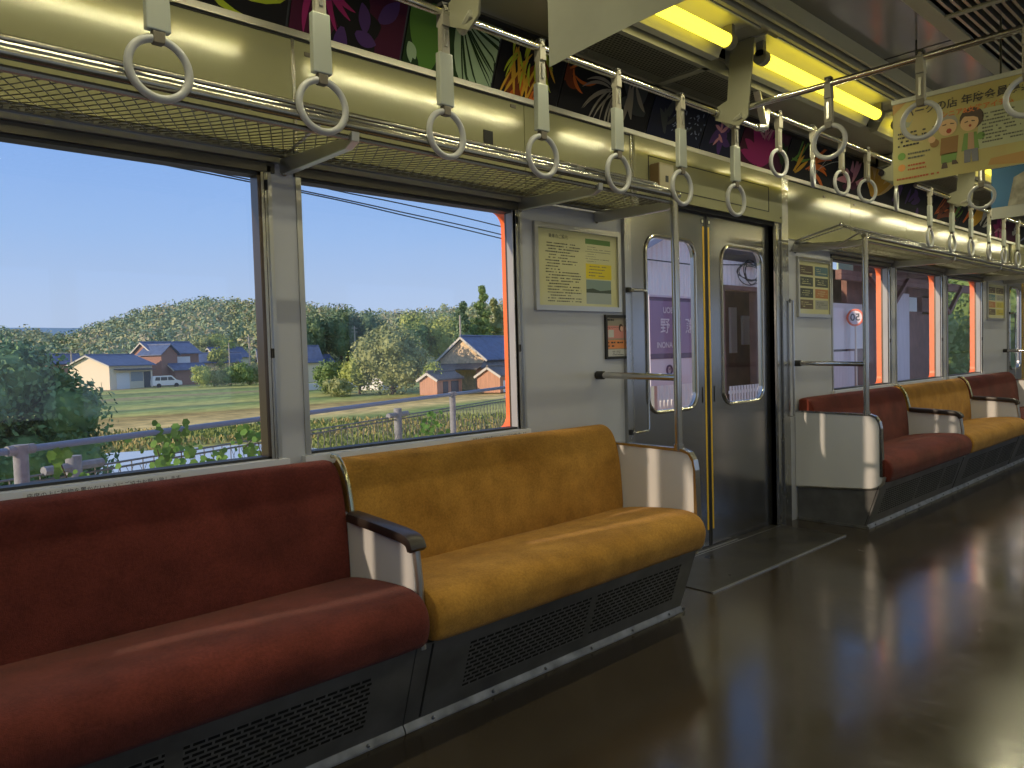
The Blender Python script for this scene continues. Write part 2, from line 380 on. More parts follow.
# windows
def window(i, a, b):
    # frame: chrome and dark strips standing in the opening; parts: sash bars, glass
    q = b-(0.012 if b < 1.5 else 0.0)
    f = MB().use(ALU)
    f.box(a-0.016, a+0.002, -0.006, 0.05, WZ0, WZ1)                     # left jamb
    f.use(mat('bronze_seal', (0.16, 0.12, 0.09), 0.3, 0.8)).box(a+0.002, a+0.006, 0.02, 0.05, WZ0, WZ1).box(q+0.004, q+0.011, 0.0, 0.05, WZ0, WZ1)
    f.use(CHROME).box(q+0.011, q+0.020, -0.010, 0.03, WZ0, WZ1).box(q+0.024, q+0.032, -0.006, 0.02, WZ0, WZ1)
    f.use(RUBBER).box(q+0.020, q+0.024, -0.002, 0.02, WZ0, WZ1)
    f.use(ALU).box(q+0.032, q+0.044, -0.012, 0.01, WZ0-0.01, WZ1+0.02)
    f.use(RUBBER).box(a, b, 0.0, 0.05, WZ0, WZ0+0.008).box(a, b, 0.0, 0.05, WZ1-0.010, WZ1)
    o = st(f.build('window_%d' % i, smooth=False), 'metal framed car window')
    g = MB().use(GLASS).poly([(a+0.008, 0.043, WZ0+0.002), (b+0.004, 0.043, WZ0+0.002), (b+0.004, 0.043, WZ1-0.002), (a+0.008, 0.043, WZ1-0.002)]).build('glass', parent=o, smooth=False)
    # head box with grooves (dark band above the glass)
    h = MB().use(mat('window_head', (0.12, 0.11, 0.09), 0.35, 0.7)).box(a-0.02, b+0.045, -0.012, 0, WZ1, WZ1+0.028)
    h.use(ALU).box(a-0.03, b+0.055, -0.028, 0, WZ1+0.030, WZ1+0.060)
    h.use(RUBBER).box(a-0.03, b+0.055, -0.020, 0, WZ1+0.060, WZ1+0.068)
    h.build('window_head', parent=o, smooth=False)
    s_ = MB().use(WHITEP if False else mat('sill_grey', (0.66, 0.68, 0.72), 0.3, 0.2)).box(a-0.03, b+0.05, -0.028, 0, WZ0-0.034, WZ0-0.002)
    s_.build('window_sill', parent=o, smooth=False)
    c = MB().use(DARK)
    for z in (1.10, 1.62): c.box(b+0.011, b+0.018, -0.016, -0.009, z, z+0.03)
    c.build('latch', parent=o, smooth=False)
for i, (a, b) in enumerate(WINS): window(i+1, a, b)

# cream upper panels, seams, hatches
for i, (x0, x1) in enumerate(((XL, -0.9), (-0.896, 0.12), (0.124, 1.140), (1.150, 2.160), (2.164, 2.868), (4.40, 5.31), (5.314, 6.35), (6.354, 7.45), (7.454, 8.5), (8.504, 9.24), (10.72, 12.0), (12.004, XR))):
    m_ = MB().use(COVE).box(x0, x1, -0.010, 0, 1.755, 2.108)
    if i % 2 == 1: m_.use(DARK)
    st(m_.build('trim_%d' % (i+10), smooth=False), 'cream panel above the luggage rack')
sc_ = MB().use(CHROME).box(1.140, 1.150, -0.014, -0.002, 1.755, 2.108)
for (x, z) in ((1.20, 2.07), (2.10, 2.09), (4.9, 2.07), (5.38, 2.07)):
    sc_.use(BROWNP).box(x-.014, x+.014, -0.014, -0.009, z-.006, z+.006)
sc_.use(DARK).box(1.938, 1.985, -0.0135, -0.009, 1.905, 1.968)
st(sc_.build('trim_30', smooth=False), 'joint strip and latches of the upper panels')
for i, (a, c, b) in enumerate(DOORS):
    l = MB().use(COVE).box(a+0.02, b+0.06, -0.028, 0, 1.835, 2.108)
    l.use(DARK).box(a+0.0, b+0.02, -0.004, 0.035, 1.815, 1.835)
    x0, x1, z0, z1 = a+0.12, b-0.10, 1.885, 2.03
    for q in ((x0, x1, z0, z0+.004), (x0, x1, z1-.004, z1), (x0, x0+.005, z0, z1), (x1-.005, x1, z0, z1)):
        l.use(DARK).box(q[0], q[1], -0.030, -0.027, q[2], q[3])
    l.box(b+.035, b+.045, -.031, -.027, 1.86, 1.87)
    st(l.build('trim_%d' % (i+31), smooth=False), 'cream lintel panel with hatch above the sliding doors')
    p = MB().use(STEEL)
    p.box(a-0.055, a-0.045, -0.014, 0.03, 0, 1.83).box(a-0.040, a, -0.008, 0.06, 0, 1.83).box(a-0.0, a+0.055, -0.018, 0.0, 1.75, 2.108)
    p.box(a-0.065, a-0.055, -0.02, 0.02, 0, 1.76)
    p.use(STEEL).box(b+0.065, b+0.145, -0.022, 0.0, 0, 2.108).box(b+0.0, b+0.06, -0.010, 0.05, 0, 1.835)
    p.use(CHROME).box(b+0.004, b+0.014, -0.016, 0.0, 0.0, 1.82)
    st(p.build('trim_%d' % (i+33), smooth=False), 'stainless door pillars')
# advert rail trims
tr_ = MB().use(ALU).box(XL, XR, -0.022, 0, 2.112, 2.134)
tr_.use(DARK).box(XL, XR, -0.014, 0, 2.106, 2.112)
tr_.use(CHROME).box(XL, XR, -0.105, -0.085, 2.352, 2.372).use(DARK).box(XL, XR, -.11, -.086, 2.34, 2.352)
tr_.use(mat('advert_backing', (0.02, 0.02, 0.02), 0.3)).poly([(XL, 0.004, 2.134), (XR, 0.004, 2.134), (XR, -0.082, 2.352), (XL, -0.082, 2.352)])
st(tr_.build('trim_40', smooth=False), 'advert holder rails at the top of the wall')
# ceiling (both halves)
def mir(y): return YO - y
cm = MB()
def half(my):
    cm.use(CEILG).poly([(XL, my(-0.095), 2.366), (XR, my(-0.095), 2.366), (XR, my(-0.50), 2.31), (XL, my(-0.50), 2.31)])
    for x in (0.05, 1.62, 4.9, 6.5): cm.use(DSTEEL).poly([(x, my(-0.11), 2.3625), (x+.003, my(-0.11), 2.3625), (x+.003, my(-0.49), 2.310), (x, my(-0.49), 2.310)])
    g = [(-0.50, 2.385), (-0.73, 2.385), (-0.735, 2.345), (-0.75, 2.345), (-0.752, 2.375), (-0.775, 2.375), (-0.777, 2.35), (-0.79, 2.35), (-0.792, 2.385), (-0.815, 2.385), (-0.817, 2.36), (-0.83, 2.36), (-0.835, ZC)]
    cm.use(CEILG).extrude_x([(my(y), z) for y, z in g], XL, XR, closed=False)
    cm.use(CEILM).poly([(XL, my(-0.835), ZC), (XR, my(-0.835), ZC), (XR, my(-1.13), ZC), (XL, my(-1.13), ZC)])
half(lambda y: y); half(mir)
for x in (0.4, 2.05, 3.72, 5.4, 7.1):
    cm.use(DARK).box(x, x+0.006, -1.13, -0.836, ZC-0.002, ZC).box(x, x+.006, mir(-.836), mir(-1.13), ZC-.002, ZC)
cm.use(mat('grille_dark', (0.03, 0.03, 0.027), 0.5)).box(XL, XR, -1.62, -1.13, ZC+0.03, ZC+0.05)
cm.use(CEILG).box(XL, XR, -1.19, -1.13, ZC-0.016, ZC).box(XL, XR, -1.62, -1.56, ZC-0.016, ZC)
for k in range(11):
    y = -1.215-k*0.032; cm.use(ALU).box(XL, XR, y-0.011, y, ZC-0.012, ZC+0.02)
for x in (1.9, 3.4, 4.9, 6.4): cm.use(CEILG).box(x, x+.03, -1.56, -1.19, ZC-0.018, ZC-.01)
cm.use(DARK).box(XL, XR, YO-.06, 0.115, 2.50, 2.56)
cm.use(CEILG).box(XL, XR, YO, YO+.1, 2.36, 2.40)
st(cm.build('ceiling', smooth=False), 'olive-grey metal ceiling with glossy panels and slatted grille')

# ================================================================== doors
def leaf(parent, x0, x1, wx0, wx1, name, flip):
    m_ = MB().use(DOORM).holed(x0, x1, 0.006, 1.822, rrect(wx0, wx1, 0.775, 1.665, 0.085, 8), 0.03, 0.062)
    o = m_.build('door_leaf', parent=parent, smooth=False)
    g = MB().use(CHROME)
    lp = rrect(wx0+.004, wx1-.004, 0.779, 1.661, 0.083, 8)
    g.tube([(x, 0.03, z) for x, z in lp], 0.011, 8, closed=True)
    g.build('window_rim', parent=o)
    MB().use(DGLASS).poly([(x, 0.046, z) for x, z in rrect(wx0, wx1, 0.775, 1.665, 0.085, 8)]).build('glass', parent=o, smooth=False)
    xe = x1 if flip else x0; sg = -1 if flip else 1
    MB().use(YEL).box(xe+sg*0.030, xe+sg*0.016, 0.0285, 0.03, 0.10, 1.75).build('yellow_tape', parent=o, smooth=False)
    MB().use(RUBBER).box(xe+sg*0.014, xe, 0.028, 0.058, 0.012, 1.815).build('rubber_seal', parent=o, smooth=False)
    MB().use(DARK).box(xe+sg*0.060, xe+sg*0.052, 0.0285, 0.031, 0.80, 0.885).build('finger_pull', parent=o, smooth=False)
    s_ = MB().use(INK).box(xe+sg*0.018, xe+sg*0.042, 0.028, 0.0295, 1.765, 1.79)
    s_.use(PAPER).box(xe+sg*0.024, xe+sg*0.036, 0.0272, 0.029, 1.770, 1.785).build('sticker', parent=o, smooth=False)
for i, (a, c, b) in enumerate(DOORS):
    d = bpy.data.objects.new('door_%d' % (i+1), None); COL.objects.link(d); d.location = (c, 0.045, 0)
    st(d, ['stainless double sliding door with rounded windows and yellow strips', 'stainless sliding door at the far end of the car'][i])
    leaf(d, a, c-0.002, a+0.155, c-0.105, 'l', True); leaf(d, c+0.002, b, c+0.145, b-0.085, 'r', False)
    k = MB().use(CHROME)
    for s_ in (a-0.045,):
        k.tube([(s_, -0.02, 1.372), (s_, -0.05, 1.372), (s_+0.10, -0.05, 1.374)], 0.005)
    k.build('latch', parent=d)
    # open the outer skin door pocket
for i, (a, c, b) in enumerate(DOORS):
    g = thing('grab_rail', ['slim chrome grab rail on the pillar left of the near sliding door', 'slim chrome grab rail on the pillar left of the far sliding door'][i], 'grab rail', (a-0.04, 0, 0.7), 'door grab rails')
    MB().use(CHROME).tube([(a-0.045, -0.008, 0.706), (a-0.045, -0.05, 0.706), (a+0.045, -0.05, 0.708), (a+0.055, -0.05, 0.72), (a+0.055, -0.05, 1.365), (a+0.045, -0.05, 1.378), (a-0.045, -0.05, 1.378), (a-0.045, -0.008, 1.378)], 0.006, 8).build('rail', parent=g)
    MB().use(RUBBER).box(a-0.055, a-0.035, -0.03, -0.008, 1.366, 1.390).build('bracket', parent=g, smooth=False); MB().use(RUBBER).box(a-0.055, a-0.035, -0.03, -0.008, 0.694, 0.718).build('bracket', parent=g, smooth=False)
    v = thing('grab_rail', ['slim chrome grab rail on the pillar right of the near sliding door', 'slim chrome grab rail on the pillar right of the far sliding door'][i], 'grab rail', (b+0.15, 0, 0.62), 'door grab rails')
    MB().use(CHROME).tube([(b+0.155, 0.0, 0.66), (b+0.155, -0.04, 0.66), (b+0.155, -0.04, 1.372), (b+0.155, 0.0, 1.372)], 0.007, 8).build('rail', parent=v)
    MB().use(RUBBER).box(b+0.14, b+0.17, -0.02, 0, 1.36, 1.385).build('bracket', parent=v, smooth=False)

# ================================================================== seats
def smooth_path(pts, n=4):
    out = []; N = len(pts)
    for i in range(N-1):
        p0 = Vector(pts[max(0, i-1)]); p1 = Vector(pts[i]); p2 = Vector(pts[i+1]); p3 = Vector(pts[min(N-1, i+2)])
        for k in range(n):
            t = k/n; out.append(0.5*((2*p1)+(-p0+p2)*t+(2*p0-5*p1+4*p2-p3)*t*t+(-p0+3*p1-3*p2+p3)*t**3))
    out.append(Vector(pts[-1])); return out
BACKP = [(-0.006, 0.30), (-0.12, 0.31), (-0.148, 0.38), (-0.145, 0.50), (-0.133, 0.62), (-0.113, 0.70), (-0.090, 0.742), (-0.062, 0.763), (-0.036, 0.766), (-0.012, 0.757)]
SEATP = [(-0.10, 0.30), (-0.135, 0.385), (-0.16, 0.405), (-0.30, 0.425), (-0.44, 0.435), (-0.515, 0.428), (-0.556, 0.402), (-0.572, 0.362), (-0.566, 0.318), (-0.548, 0.288), (-0.50, 0.283)]
def cushion(prof, x0, x1, rad, seed, amp):
    """extrude along x with rounded ends and slight sag"""
    r_ = random.Random(seed); pr_ = smooth_path([(y, z, 0) for y, z in prof], 3)
    cy = sum(p.x for p in pr_)/len(pr_); cz = sum(p.y for p in pr_)/len(pr_)
    xs = []; n = 90
    for i in range(7):
        a = math.pi/2*i/6; xs.append((x0+rad*(1-math.sin(a)) if False else x0+rad*(1-math.cos(a)), 1-0.055*(1-math.sin(a))))
    for i in range(1, n): xs.append((x0+rad+(x1-x0-2*rad)*i/n, 1.0))
    for i in range(6, -1, -1):
        a = math.pi/2*i/6; xs.append((x1-rad*(1-math.cos(a)), 1-0.055*(1-math.sin(a))))
    ph = [r_.uniform(0, 6.28) for _ in range(6)]
    m_ = MB(); b = 0; N = len(pr_)
    cr_ = [(r_.uniform(x0+.15, x1-.15), r_.uniform(.004, .007), r_.uniform(-1.2, 1.2)) for _ in range(6)] if amp > .004 else []
    for (x, s) in xs:
        for j, p in enumerate(pr_):
            wv = amp*(math.sin(x*5.1+ph[0]+j*.12)*0.5+math.sin(x*11+ph[1]-j*.2)*0.3+math.sin(x*2.3+ph[2]))*min(1, (x-x0)/0.1, (x1-x)/0.1)
            if p.y > .40 and -.5 < p.x < -.2:
                for (xc, h_, sl) in cr_: wv -= h_*math.exp(-((x-xc-sl*(p.x+.35))/.018)**2)*math.sin(math.pi*(-.2-p.x)/.3)
            m_.v.append((x, cy+(p.x-cy)*s-wv*0.4, cz+(p.y-cz)*s+wv*0.5))
    for i in range(len(xs)-1):
        for j in range(N):
            j2 = (j+1) % N; m_.face([i*N+j, i*N+j2, (i+1)*N+j2, (i+1)*N+j])
    m_.face(range(N)); m_.face([(len(xs)-1)*N+j for j in range(N)][::-1])
    return m_
def bench(x0, x1, fab, label, seed):
    t = thing('bench_seat', label, 'seat', ((x0+x1)/2, -0.3, 0.28), 'bench seats')
    cushion(BACKP, x0, x1, 0.035, seed, 0.0035).use(fab) if False else None
    a = cushion(BACKP, x0, x1, 0.03, seed, 0.0035); a.build('backrest', fab, t, sharp=60)
    c = cushion(SEATP, x0, x1, 0.03, seed+5, 0.005); c.build('seat', fab, t, sharp=60)
def divider(x, label):
    t = thing('armrest_divider', label, 'armrest', (x, -0.3, 0.28), 'armrest dividers')
    P = [(-0.10, 0.262), (-0.495, 0.262), (-0.494, 0.45), (-0.482, 0.552), (-0.14, 0.575), (-0.10, 0.60)]
    MB().use(WHITEP).extrude([(x-0.011, y, z) for y, z in P], (0.022, 0, 0)).build('side_panel', parent=t, smooth=False, bevel=0.003)
    MB().use(ALU).tube([(x, -0.490, 0.545), (x, -0.503, 0.45), (x, -0.506, 0.262)], 0.0115, 8).build('front_edge', parent=t)
    pts = smooth_path([(x, -0.150, 0.592), (x, -0.20, 0.590), (x, -0.34, 0.583), (x, -0.44, 0.576), (x, -0.482, 0.566), (x, -0.497, 0.540)], 4)
    m_ = MB().use(WALNUT); b = 0; n = len(pts)
    for i, p in enumerate(pts):
        d = (pts[min(i+1, n-1)]-pts[max(i-1, 0)]).normalized(); u = Vector((1, 0, 0)); v = d.cross(u).normalized()
        if v.z < 0: v = -v
        wd = 0.029 if 0 < i < n-1 else 0.024; th = 0.018 if 0 < i < n-1 else 0.010
        for k in range(10):
            a = 2*math.pi*k/10; ca, sa = math.cos(a), math.sin(a)
            q = p+u*wd*math.copysign(abs(ca)**0.6, ca)+v*th*math.copysign(abs(sa)**0.6, sa); m_.v.append(tuple(q))
    for i in range(n-1):
        for k in range(10): m_.face([i*10+k, i*10+(k+1) % 10, (i+1)*10+(k+1) % 10, (i+1)*10+k])
    m_.face(range(10)); m_.face([(n-1)*10+k for k in range(10)][::-1])
    m_.build('arm_pad', parent=t, label='dark brown arm pad')
    sp_ = smooth_path([(x, -0.150, 0.585), (x, -0.146, 0.62), (x, -0.126, 0.70), (x, -0.098, 0.750), (x, -0.064, 0.774), (x, -0.035, 0.774)], 3)
    MB().use(mat('backrest_strip', (0.42, 0.40, 0.25), 0.25, 0.8)).tube(sp_, 0.008, 8).build('backrest_strip', parent=t)
def partition(x, label, out=1):
    t = thing('end_partition', label, 'partition', (x, -0.25, 0.22), 'seat end partitions')
    P = [(-0.004, 0.215), (-0.46, 0.245)]
    arc1 = [(-0.50+0.0, 0.262), (-0.522, 0.285), (-0.530, 0.32)]
    P = P+arc1+[(-0.512, 0.60), (-0.505, 0.635), (-0.488, 0.662), (-0.455, 0.672), (-0.004, 0.680)]
    MB().use(WHITEP).extrude([(x-0.012, y, z) for y, z in P], (0.024, 0, 0)).build('panel', parent=t, smooth=False)
    MB().use(CHROME).extrude([(x-0.016, y, z) for y, z in [(-0.512, 0.32), (-0.53, .32), (-0.522, 0.60), (-0.514, 0.642), (-0.493, 0.672), (-0.456, 0.684), (-0.004, 0.690), (-0.004, 0.680), (-0.455, 0.672), (-0.488, 0.662), (-0.505, 0.635), (-0.512, 0.60)]], (0.032, 0, 0)).build('edge_trim', parent=t, smooth=False)
    MB().use(ALU).tube([(x, y, z) for y, z in [(-0.004, 0.215), (-0.46, 0.245), (-0.50, 0.262), (-0.522, 0.285), (-0.530, 0.32)]], 0.013, 8).build('lower_trim', parent=t)
def stanchion(x, label, g='grab poles'):
    t = thing('grab_pole', label, 'grab pole', (x, -0.435, 0.68), g)
    MB().use(CHROME).tube([(x, -0.435, 0.678), (x, -0.435, 1.735)], 0.0165, 16).build('pole', parent=t)
    MB().use(CHROME).tube([(x, -0.435, 0.976), (x, -0.035, 0.985), (x, -0.002, 0.985)], 0.0145, 12).build('cross_bar', parent=t)
    MB().use(RUBBER).tube([(x, -0.04, 0.985), (x, -0.002, 0.985)], 0.019, 12).build('wall_socket', parent=t)
    MB().use(CHROME).tube([(x, -0.435, 0.676), (x, -0.435, 0.70)], 0.021, 16).build('collar', parent=t)
PX = [2.59, 4.487, 9.08]
bench(-1.42, -0.115, YELF, 'mustard yellow bench seat left of the near red one', 3)
bench(-0.090, 1.203, REDF, 'large dark red bench seat in the left foreground', 11)
bench(1.231, 2.575, YELF, 'mustard yellow bench seat in the foreground beneath the notice', 21)
bench(4.503, 5.985, REDF, 'red bench seat just beyond the sliding door, behind the white partition', 31)
bench(6.015, 7.485, YELF, 'mustard yellow bench seat beyond the door, between two red seats', 41)
bench(7.515, 9.065, REDF, 'farthest red bench seat at the right edge', 51)
divider(-0.103, 'armrest divider at the left end of the near red seat')
divider(1.217, 'armrest divider between the near red seat and the near yellow seat')
divider(6.0, 'armrest divider between the far red seat and the far yellow seat')
divider(7.5, 'armrest divider between the far yellow seat and the farthest red seat')
partition(-1.435, 'white end partition at the far left of the near seats')
partition(PX[0], 'white end partition beside the near yellow seat')
partition(PX[1], 'white end partition facing the door, in front of the far red seat')
partition(PX[2], 'white end partition at the right edge past the last red seat')
stanchion(PX[0], 'chrome grab pole rising from the partition by the near yellow seat')
stanchion(PX[1], 'chrome grab pole rising from the partition beyond the sliding door')
stanchion(PX[2], 'chrome grab pole at the far right edge by the last red seat')
# seat bases
def base(x0, x1, label, cols, ends=(0, 0)):
    t = thing('seat_base', label, 'heater cover', ((x0+x1)/2, -0.25, 0), 'seat bases')
    prof = [(-0.01, 0.0), (-0.416, 0.0), (-0.505, 0.272), (-0.01, 0.272)]
    fx = lambda z, off=0: -0.4235-off - (z)*(0.090/0.272)
    b = MB().use(DSTEEL).extrude_x([(-0.01, 0.0), (-0.38, 0.0), (-0.46, 0.270), (-0.01, 0.270)], x0+.01, x1-.01)
    b.build('inner_body', MATS['dark_gap'], t, smooth=False).data.materials[0] = DARK
    fr = MB().use(DSTEEL)
    zz = [0.03, 0.07, 0.232, 0.276]
    def slab(xa, xb, za, zb):
        fr.poly([(xa, fx(za), za), (xb, fx(za), za), (xb, fx(zb), zb), (xa, fx(zb), zb)])
    slab(x0, x1, 0.0, zz[1]); slab(x0, x1, zz[2], zz[3]); x = x0
    for (ga, gb) in cols: slab(x, ga, zz[1], zz[2]); x = gb
    slab(x, x1, zz[1], zz[2])
    for xe in (x0, x1): fr.poly([(xe, -0.01, 0.0), (xe, fx(0), 0), (xe, fx(.276), .276), (xe, -0.01, .276)])
    fr.poly([(x0, fx(.276), .276), (x1, fx(.276), .276), (x1, -.2, .276), (x0, -.2, .276)])
    fr.build('front_panel', parent=t, smooth=False)
    for (ga, gb) in cols:
        g = MB().use(PERF).poly([(ga, fx(zz[1]), zz[1]), (gb, fx(zz[1]), zz[1]), (gb, fx(zz[2]), zz[2]), (ga, fx(zz[2]), zz[2])])
        uvbox(g.build('grille', parent=t, smooth=False))
    KS = mat('kick_strip', (0.20, 0.20, 0.20), 0.42, 0.8, var=.35, vscale=14)
    k = MB().use(KS).extrude_x([(-0.4245, 0.001), (-0.445, 0.001), (-0.443, 0.006), (-0.432, 0.024), (-0.4325, 0.026)], x0, x1)
    if ends[0]: k.box(x0-0.012, x0-0.0005, -0.445, -0.01, 0.001, 0.016)
    if ends[1]: k.box(x1+0.0005, x1+0.012, -0.445, -0.01, 0.001, 0.016)
    x = x0+0.1
    while x < x1-0.05:
        k.use(DSTEEL).sphere((x, -0.440, 0.013), 0.006, 0.005, 0.006, 8, 5); k.use(KS); x += 0.24
    k.build('kick_strip', parent=t, smooth=False)
    j = MB().use(DARK); 
    for (ga, gb) in cols[:1]: j.beam((ga-0.15, fx(0.03)-0.001, .03), (ga-0.15, fx(.27)-0.001, .27), 0.006, 0.002, (0, 1, 0))
    j.build('joint', parent=t, smooth=False)
base(-1.43, 1.19, 'dark steel slotted base under the near red seat', [(-1.2, -0.72), (-0.68, -0.15), (0.05, 0.52), (0.56, 1.055)])
base(1.194, 2.585, 'dark steel slotted base under the near yellow seat', [(1.40, 1.955), (1.985, 2.50)], (0, 1))
base(4.49, 6.0, 'dark steel slotted base under the first red seat beyond the door', [(4.60, 5.17), (5.19, 5.62), (5.66, 5.95)], (1, 0))
base(6.004, 7.5, 'dark steel slotted base under the far yellow seat', [(6.15, 6.60), (6.63, 7.0), (7.03, 7.42)])
base(7.504, 9.07, 'dark steel slotted base under the farthest red seat', [(7.60, 8.2), (8.25, 8.95)])

RBAR = mat('rack_bar', (0.30, 0.29, 0.25), 0.27, 0.9)
# ================================================================== luggage racks
def rack(x0, x1, arms, label, loops=True):
    t = thing('luggage_rack', label, 'luggage rack', ((x0+x1)/2, 0, 1.72), 'overhead luggage racks')
    B = (-0.435, 1.722); A = (-0.325, 1.790)
    p = MB().use(RBAR)
    MB().use(RBAR).tube([(x0, B[0], B[1]), (x1, B[0], B[1])], 0.0135, 12).build('front_bar', parent=t)
    MB().use(RBAR).tube([(x0+0.02, B[0]+0.012, B[1]-0.028), (x1-0.02, B[0]+0.012, B[1]-0.028)], 0.008, 8).build('lower_bar', parent=t)
    up_ = [(x0, A[0], A[1]), (x1, A[0], A[1])]
    MB().use(RBAR).tube(up_, 0.0095, 10).build('upper_bar', parent=t)
    MB().use(RBAR).tube([(x0, -0.385, 1.757), (x1, -0.385, 1.757)], 0.006, 8).build('middle_bar', parent=t)
    MB().use(DSTEEL).box(x0, x1, -0.045, -0.020, 1.722, 1.738).build('rear_bar', parent=t, smooth=False)
    # zigzag wire netting
    def zy(y):
        u = (-0.03-y)/(0.40); return 1.730-0.030*u-0.006*math.sin(math.pi*min(1, max(0, u)))
    wv = MB().use(WIRE); pitch = 0.033 if x0 < 4 else 0.052; n = int((x1-x0)/pitch); ny = 6
    for i in range(n+1):
        xa = x0+i*pitch
        for sgn in (1, -1):
            pts = []
            for j in range(ny+1):
                y = -0.032-(0.395)*j/ny; xx = xa+sgn*(pitch/2 if j % 2 else -pitch/2)*0.98
                pts.append((min(max(xx, x0), x1), y, zy(y)))
            if sgn == 1 or True: wv.tube(pts, 0.0017, 3, cap=False)
    wv.build('wire_netting', parent=t, smooth=False)
    for xa in arms:
        m_ = MB().use(ALU)
        m_.extrude([(xa-0.012, y, z) for y, z in [(-0.004, 1.722), (-0.004, 1.680), (-0.03, 1.672), (-0.40, 1.668), (-0.438, 1.682), (-0.442, 1.708), (-0.40, 1.700), (-0.03, 1.722)]], (0.024, 0, 0))
        m_.use(RBAR).sphere((xa, -0.012, 1.678), 0.009, 0.008, 0.009, 8, 6)
        m_.use(ALU).beam((xa, -0.43, 1.725), (xa, -0.325, 1.79), 0.014, 0.008).beam((xa, -0.325, 1.79), (xa, -0.03, 1.735), 0.010, 0.006)
        m_.build('arm', parent=t, smooth=False, bevel=0.002)
rack(-1.5, 2.62, [-1.45, -0.05, 1.10, 2.125, 2.60], 'chrome luggage rack with wire netting above the near windows')
rack(4.47, 9.1, [4.49, 6.07, 7.24, 8.36, 9.08], 'chrome luggage rack with wire netting beyond the sliding door')
rx = thing('rack_end_loop', 'flat steel loop closing the end of the far luggage rack beside the door', 'bracket', (4.44, -0.2, 1.72))
MB().use(ALU).tube([(4.44, -0.004, 1.68), (4.44, -0.04, 1.74), (4.44, -0.325, 1.80), (4.44, -0.43, 1.74), (4.44, -0.29, 1.675), (4.44, -0.06, 1.70)], 0.007, 8, closed=True).build('rod', parent=rx)
MB().use(CHROME).sphere((4.44, -0.32, 1.80), 0.013, 0.013, 0.013, 10, 8).build('bolt', parent=rx)

# ================================================================== strap rails
def rail(name, pts, label, r=0.0125):
    o = MB().use(CHROME).tube(pts, r, 12).build(name); return tag(o, label, 'hand rail', 'ceiling strap rails')
rail('strap_rail', [(XL+.05, -0.45, 2.11), (3.30, -0.45, 2.11)], 'long chrome strap rail above the near seats')
rail('strap_rail', [(3.30, -0.45, 2.20), (5.2, -0.45, 2.20)], 'raised chrome strap rail in front of the doorway')
rail('strap_rail', [(5.25, -0.45, 2.11), (XR-.05, -0.45, 2.11)], 'chrome strap rail above the far seats')
rail('strap_rail', [(2.94, -0.575, 2.11), (2.94, -2.18, 2.11)], 'chrome bar crossing the aisle before the printed poster')
rail('strap_rail', [(4.75, -0.575, 2.11), (4.75, -2.18, 2.11)], 'chrome bar crossing the aisle behind the printed poster')
def hanger_plate(x, label):
    t = thing('rail_bracket', label, 'bracket', (x, -0.53, 2.1), 'rail brackets')
    MB().use(mat('bracket_plate', (0.27, 0.262, 0.18), 0.4, 0.1)).extrude([(x, -0.52, 2.375), (x, -0.63, 2.375), (x, -0.595, 2.06), (x, -0.55, 2.03), (x, -0.44, 2.08), (x, -.44, 2.13), (x, -.50, 2.15)], (0.008, 0, 0)).build('plate', parent=t, smooth=False)
    MB().use(CEILG).tube([(x, -0.57, 2.07), (x+.02, -0.50, 2.05), (x+.05, -0.45, 2.09)], 0.014, 8).build('foot', parent=t)
    MB().use(CHROME).tube([(x-.02, -0.45, 2.11), (x+.06, -0.45, 2.11)], 0.018, 12).build('clamp', parent=t)
hanger_plate(-0.10, 'flat rail bracket left of the picture, above the red seat')
hanger_plate(1.42, 'flat rail bracket above the near yellow seat, at the top edge of the photo')
hanger_plate(2.90, 'flat rail bracket between the two lit lamp tubes')
hanger_plate(4.72, 'flat rail bracket just left of the printed hanging poster')
hanger_plate(5.9, 'flat rail bracket right of the printed hanging poster')
rb = thing('rail_joint', 'short bent bracket joining the near rail to the raised rail over the doorway', 'bracket', (3.3, -.45, 2.1))
MB().use(ALU).tube([(3.24, -0.45, 2.11), (3.30, -0.46, 2.12), (3.31, -0.46, 2.19), (3.34, -0.45, 2.20)], 0.017, 10).build('bend', parent=rb)
MB().use(ALU).beam((3.29, -0.46, 2.13), (3.20, -0.47, 2.28), 0.03, 0.012).build('strut', parent=rb, smooth=False)

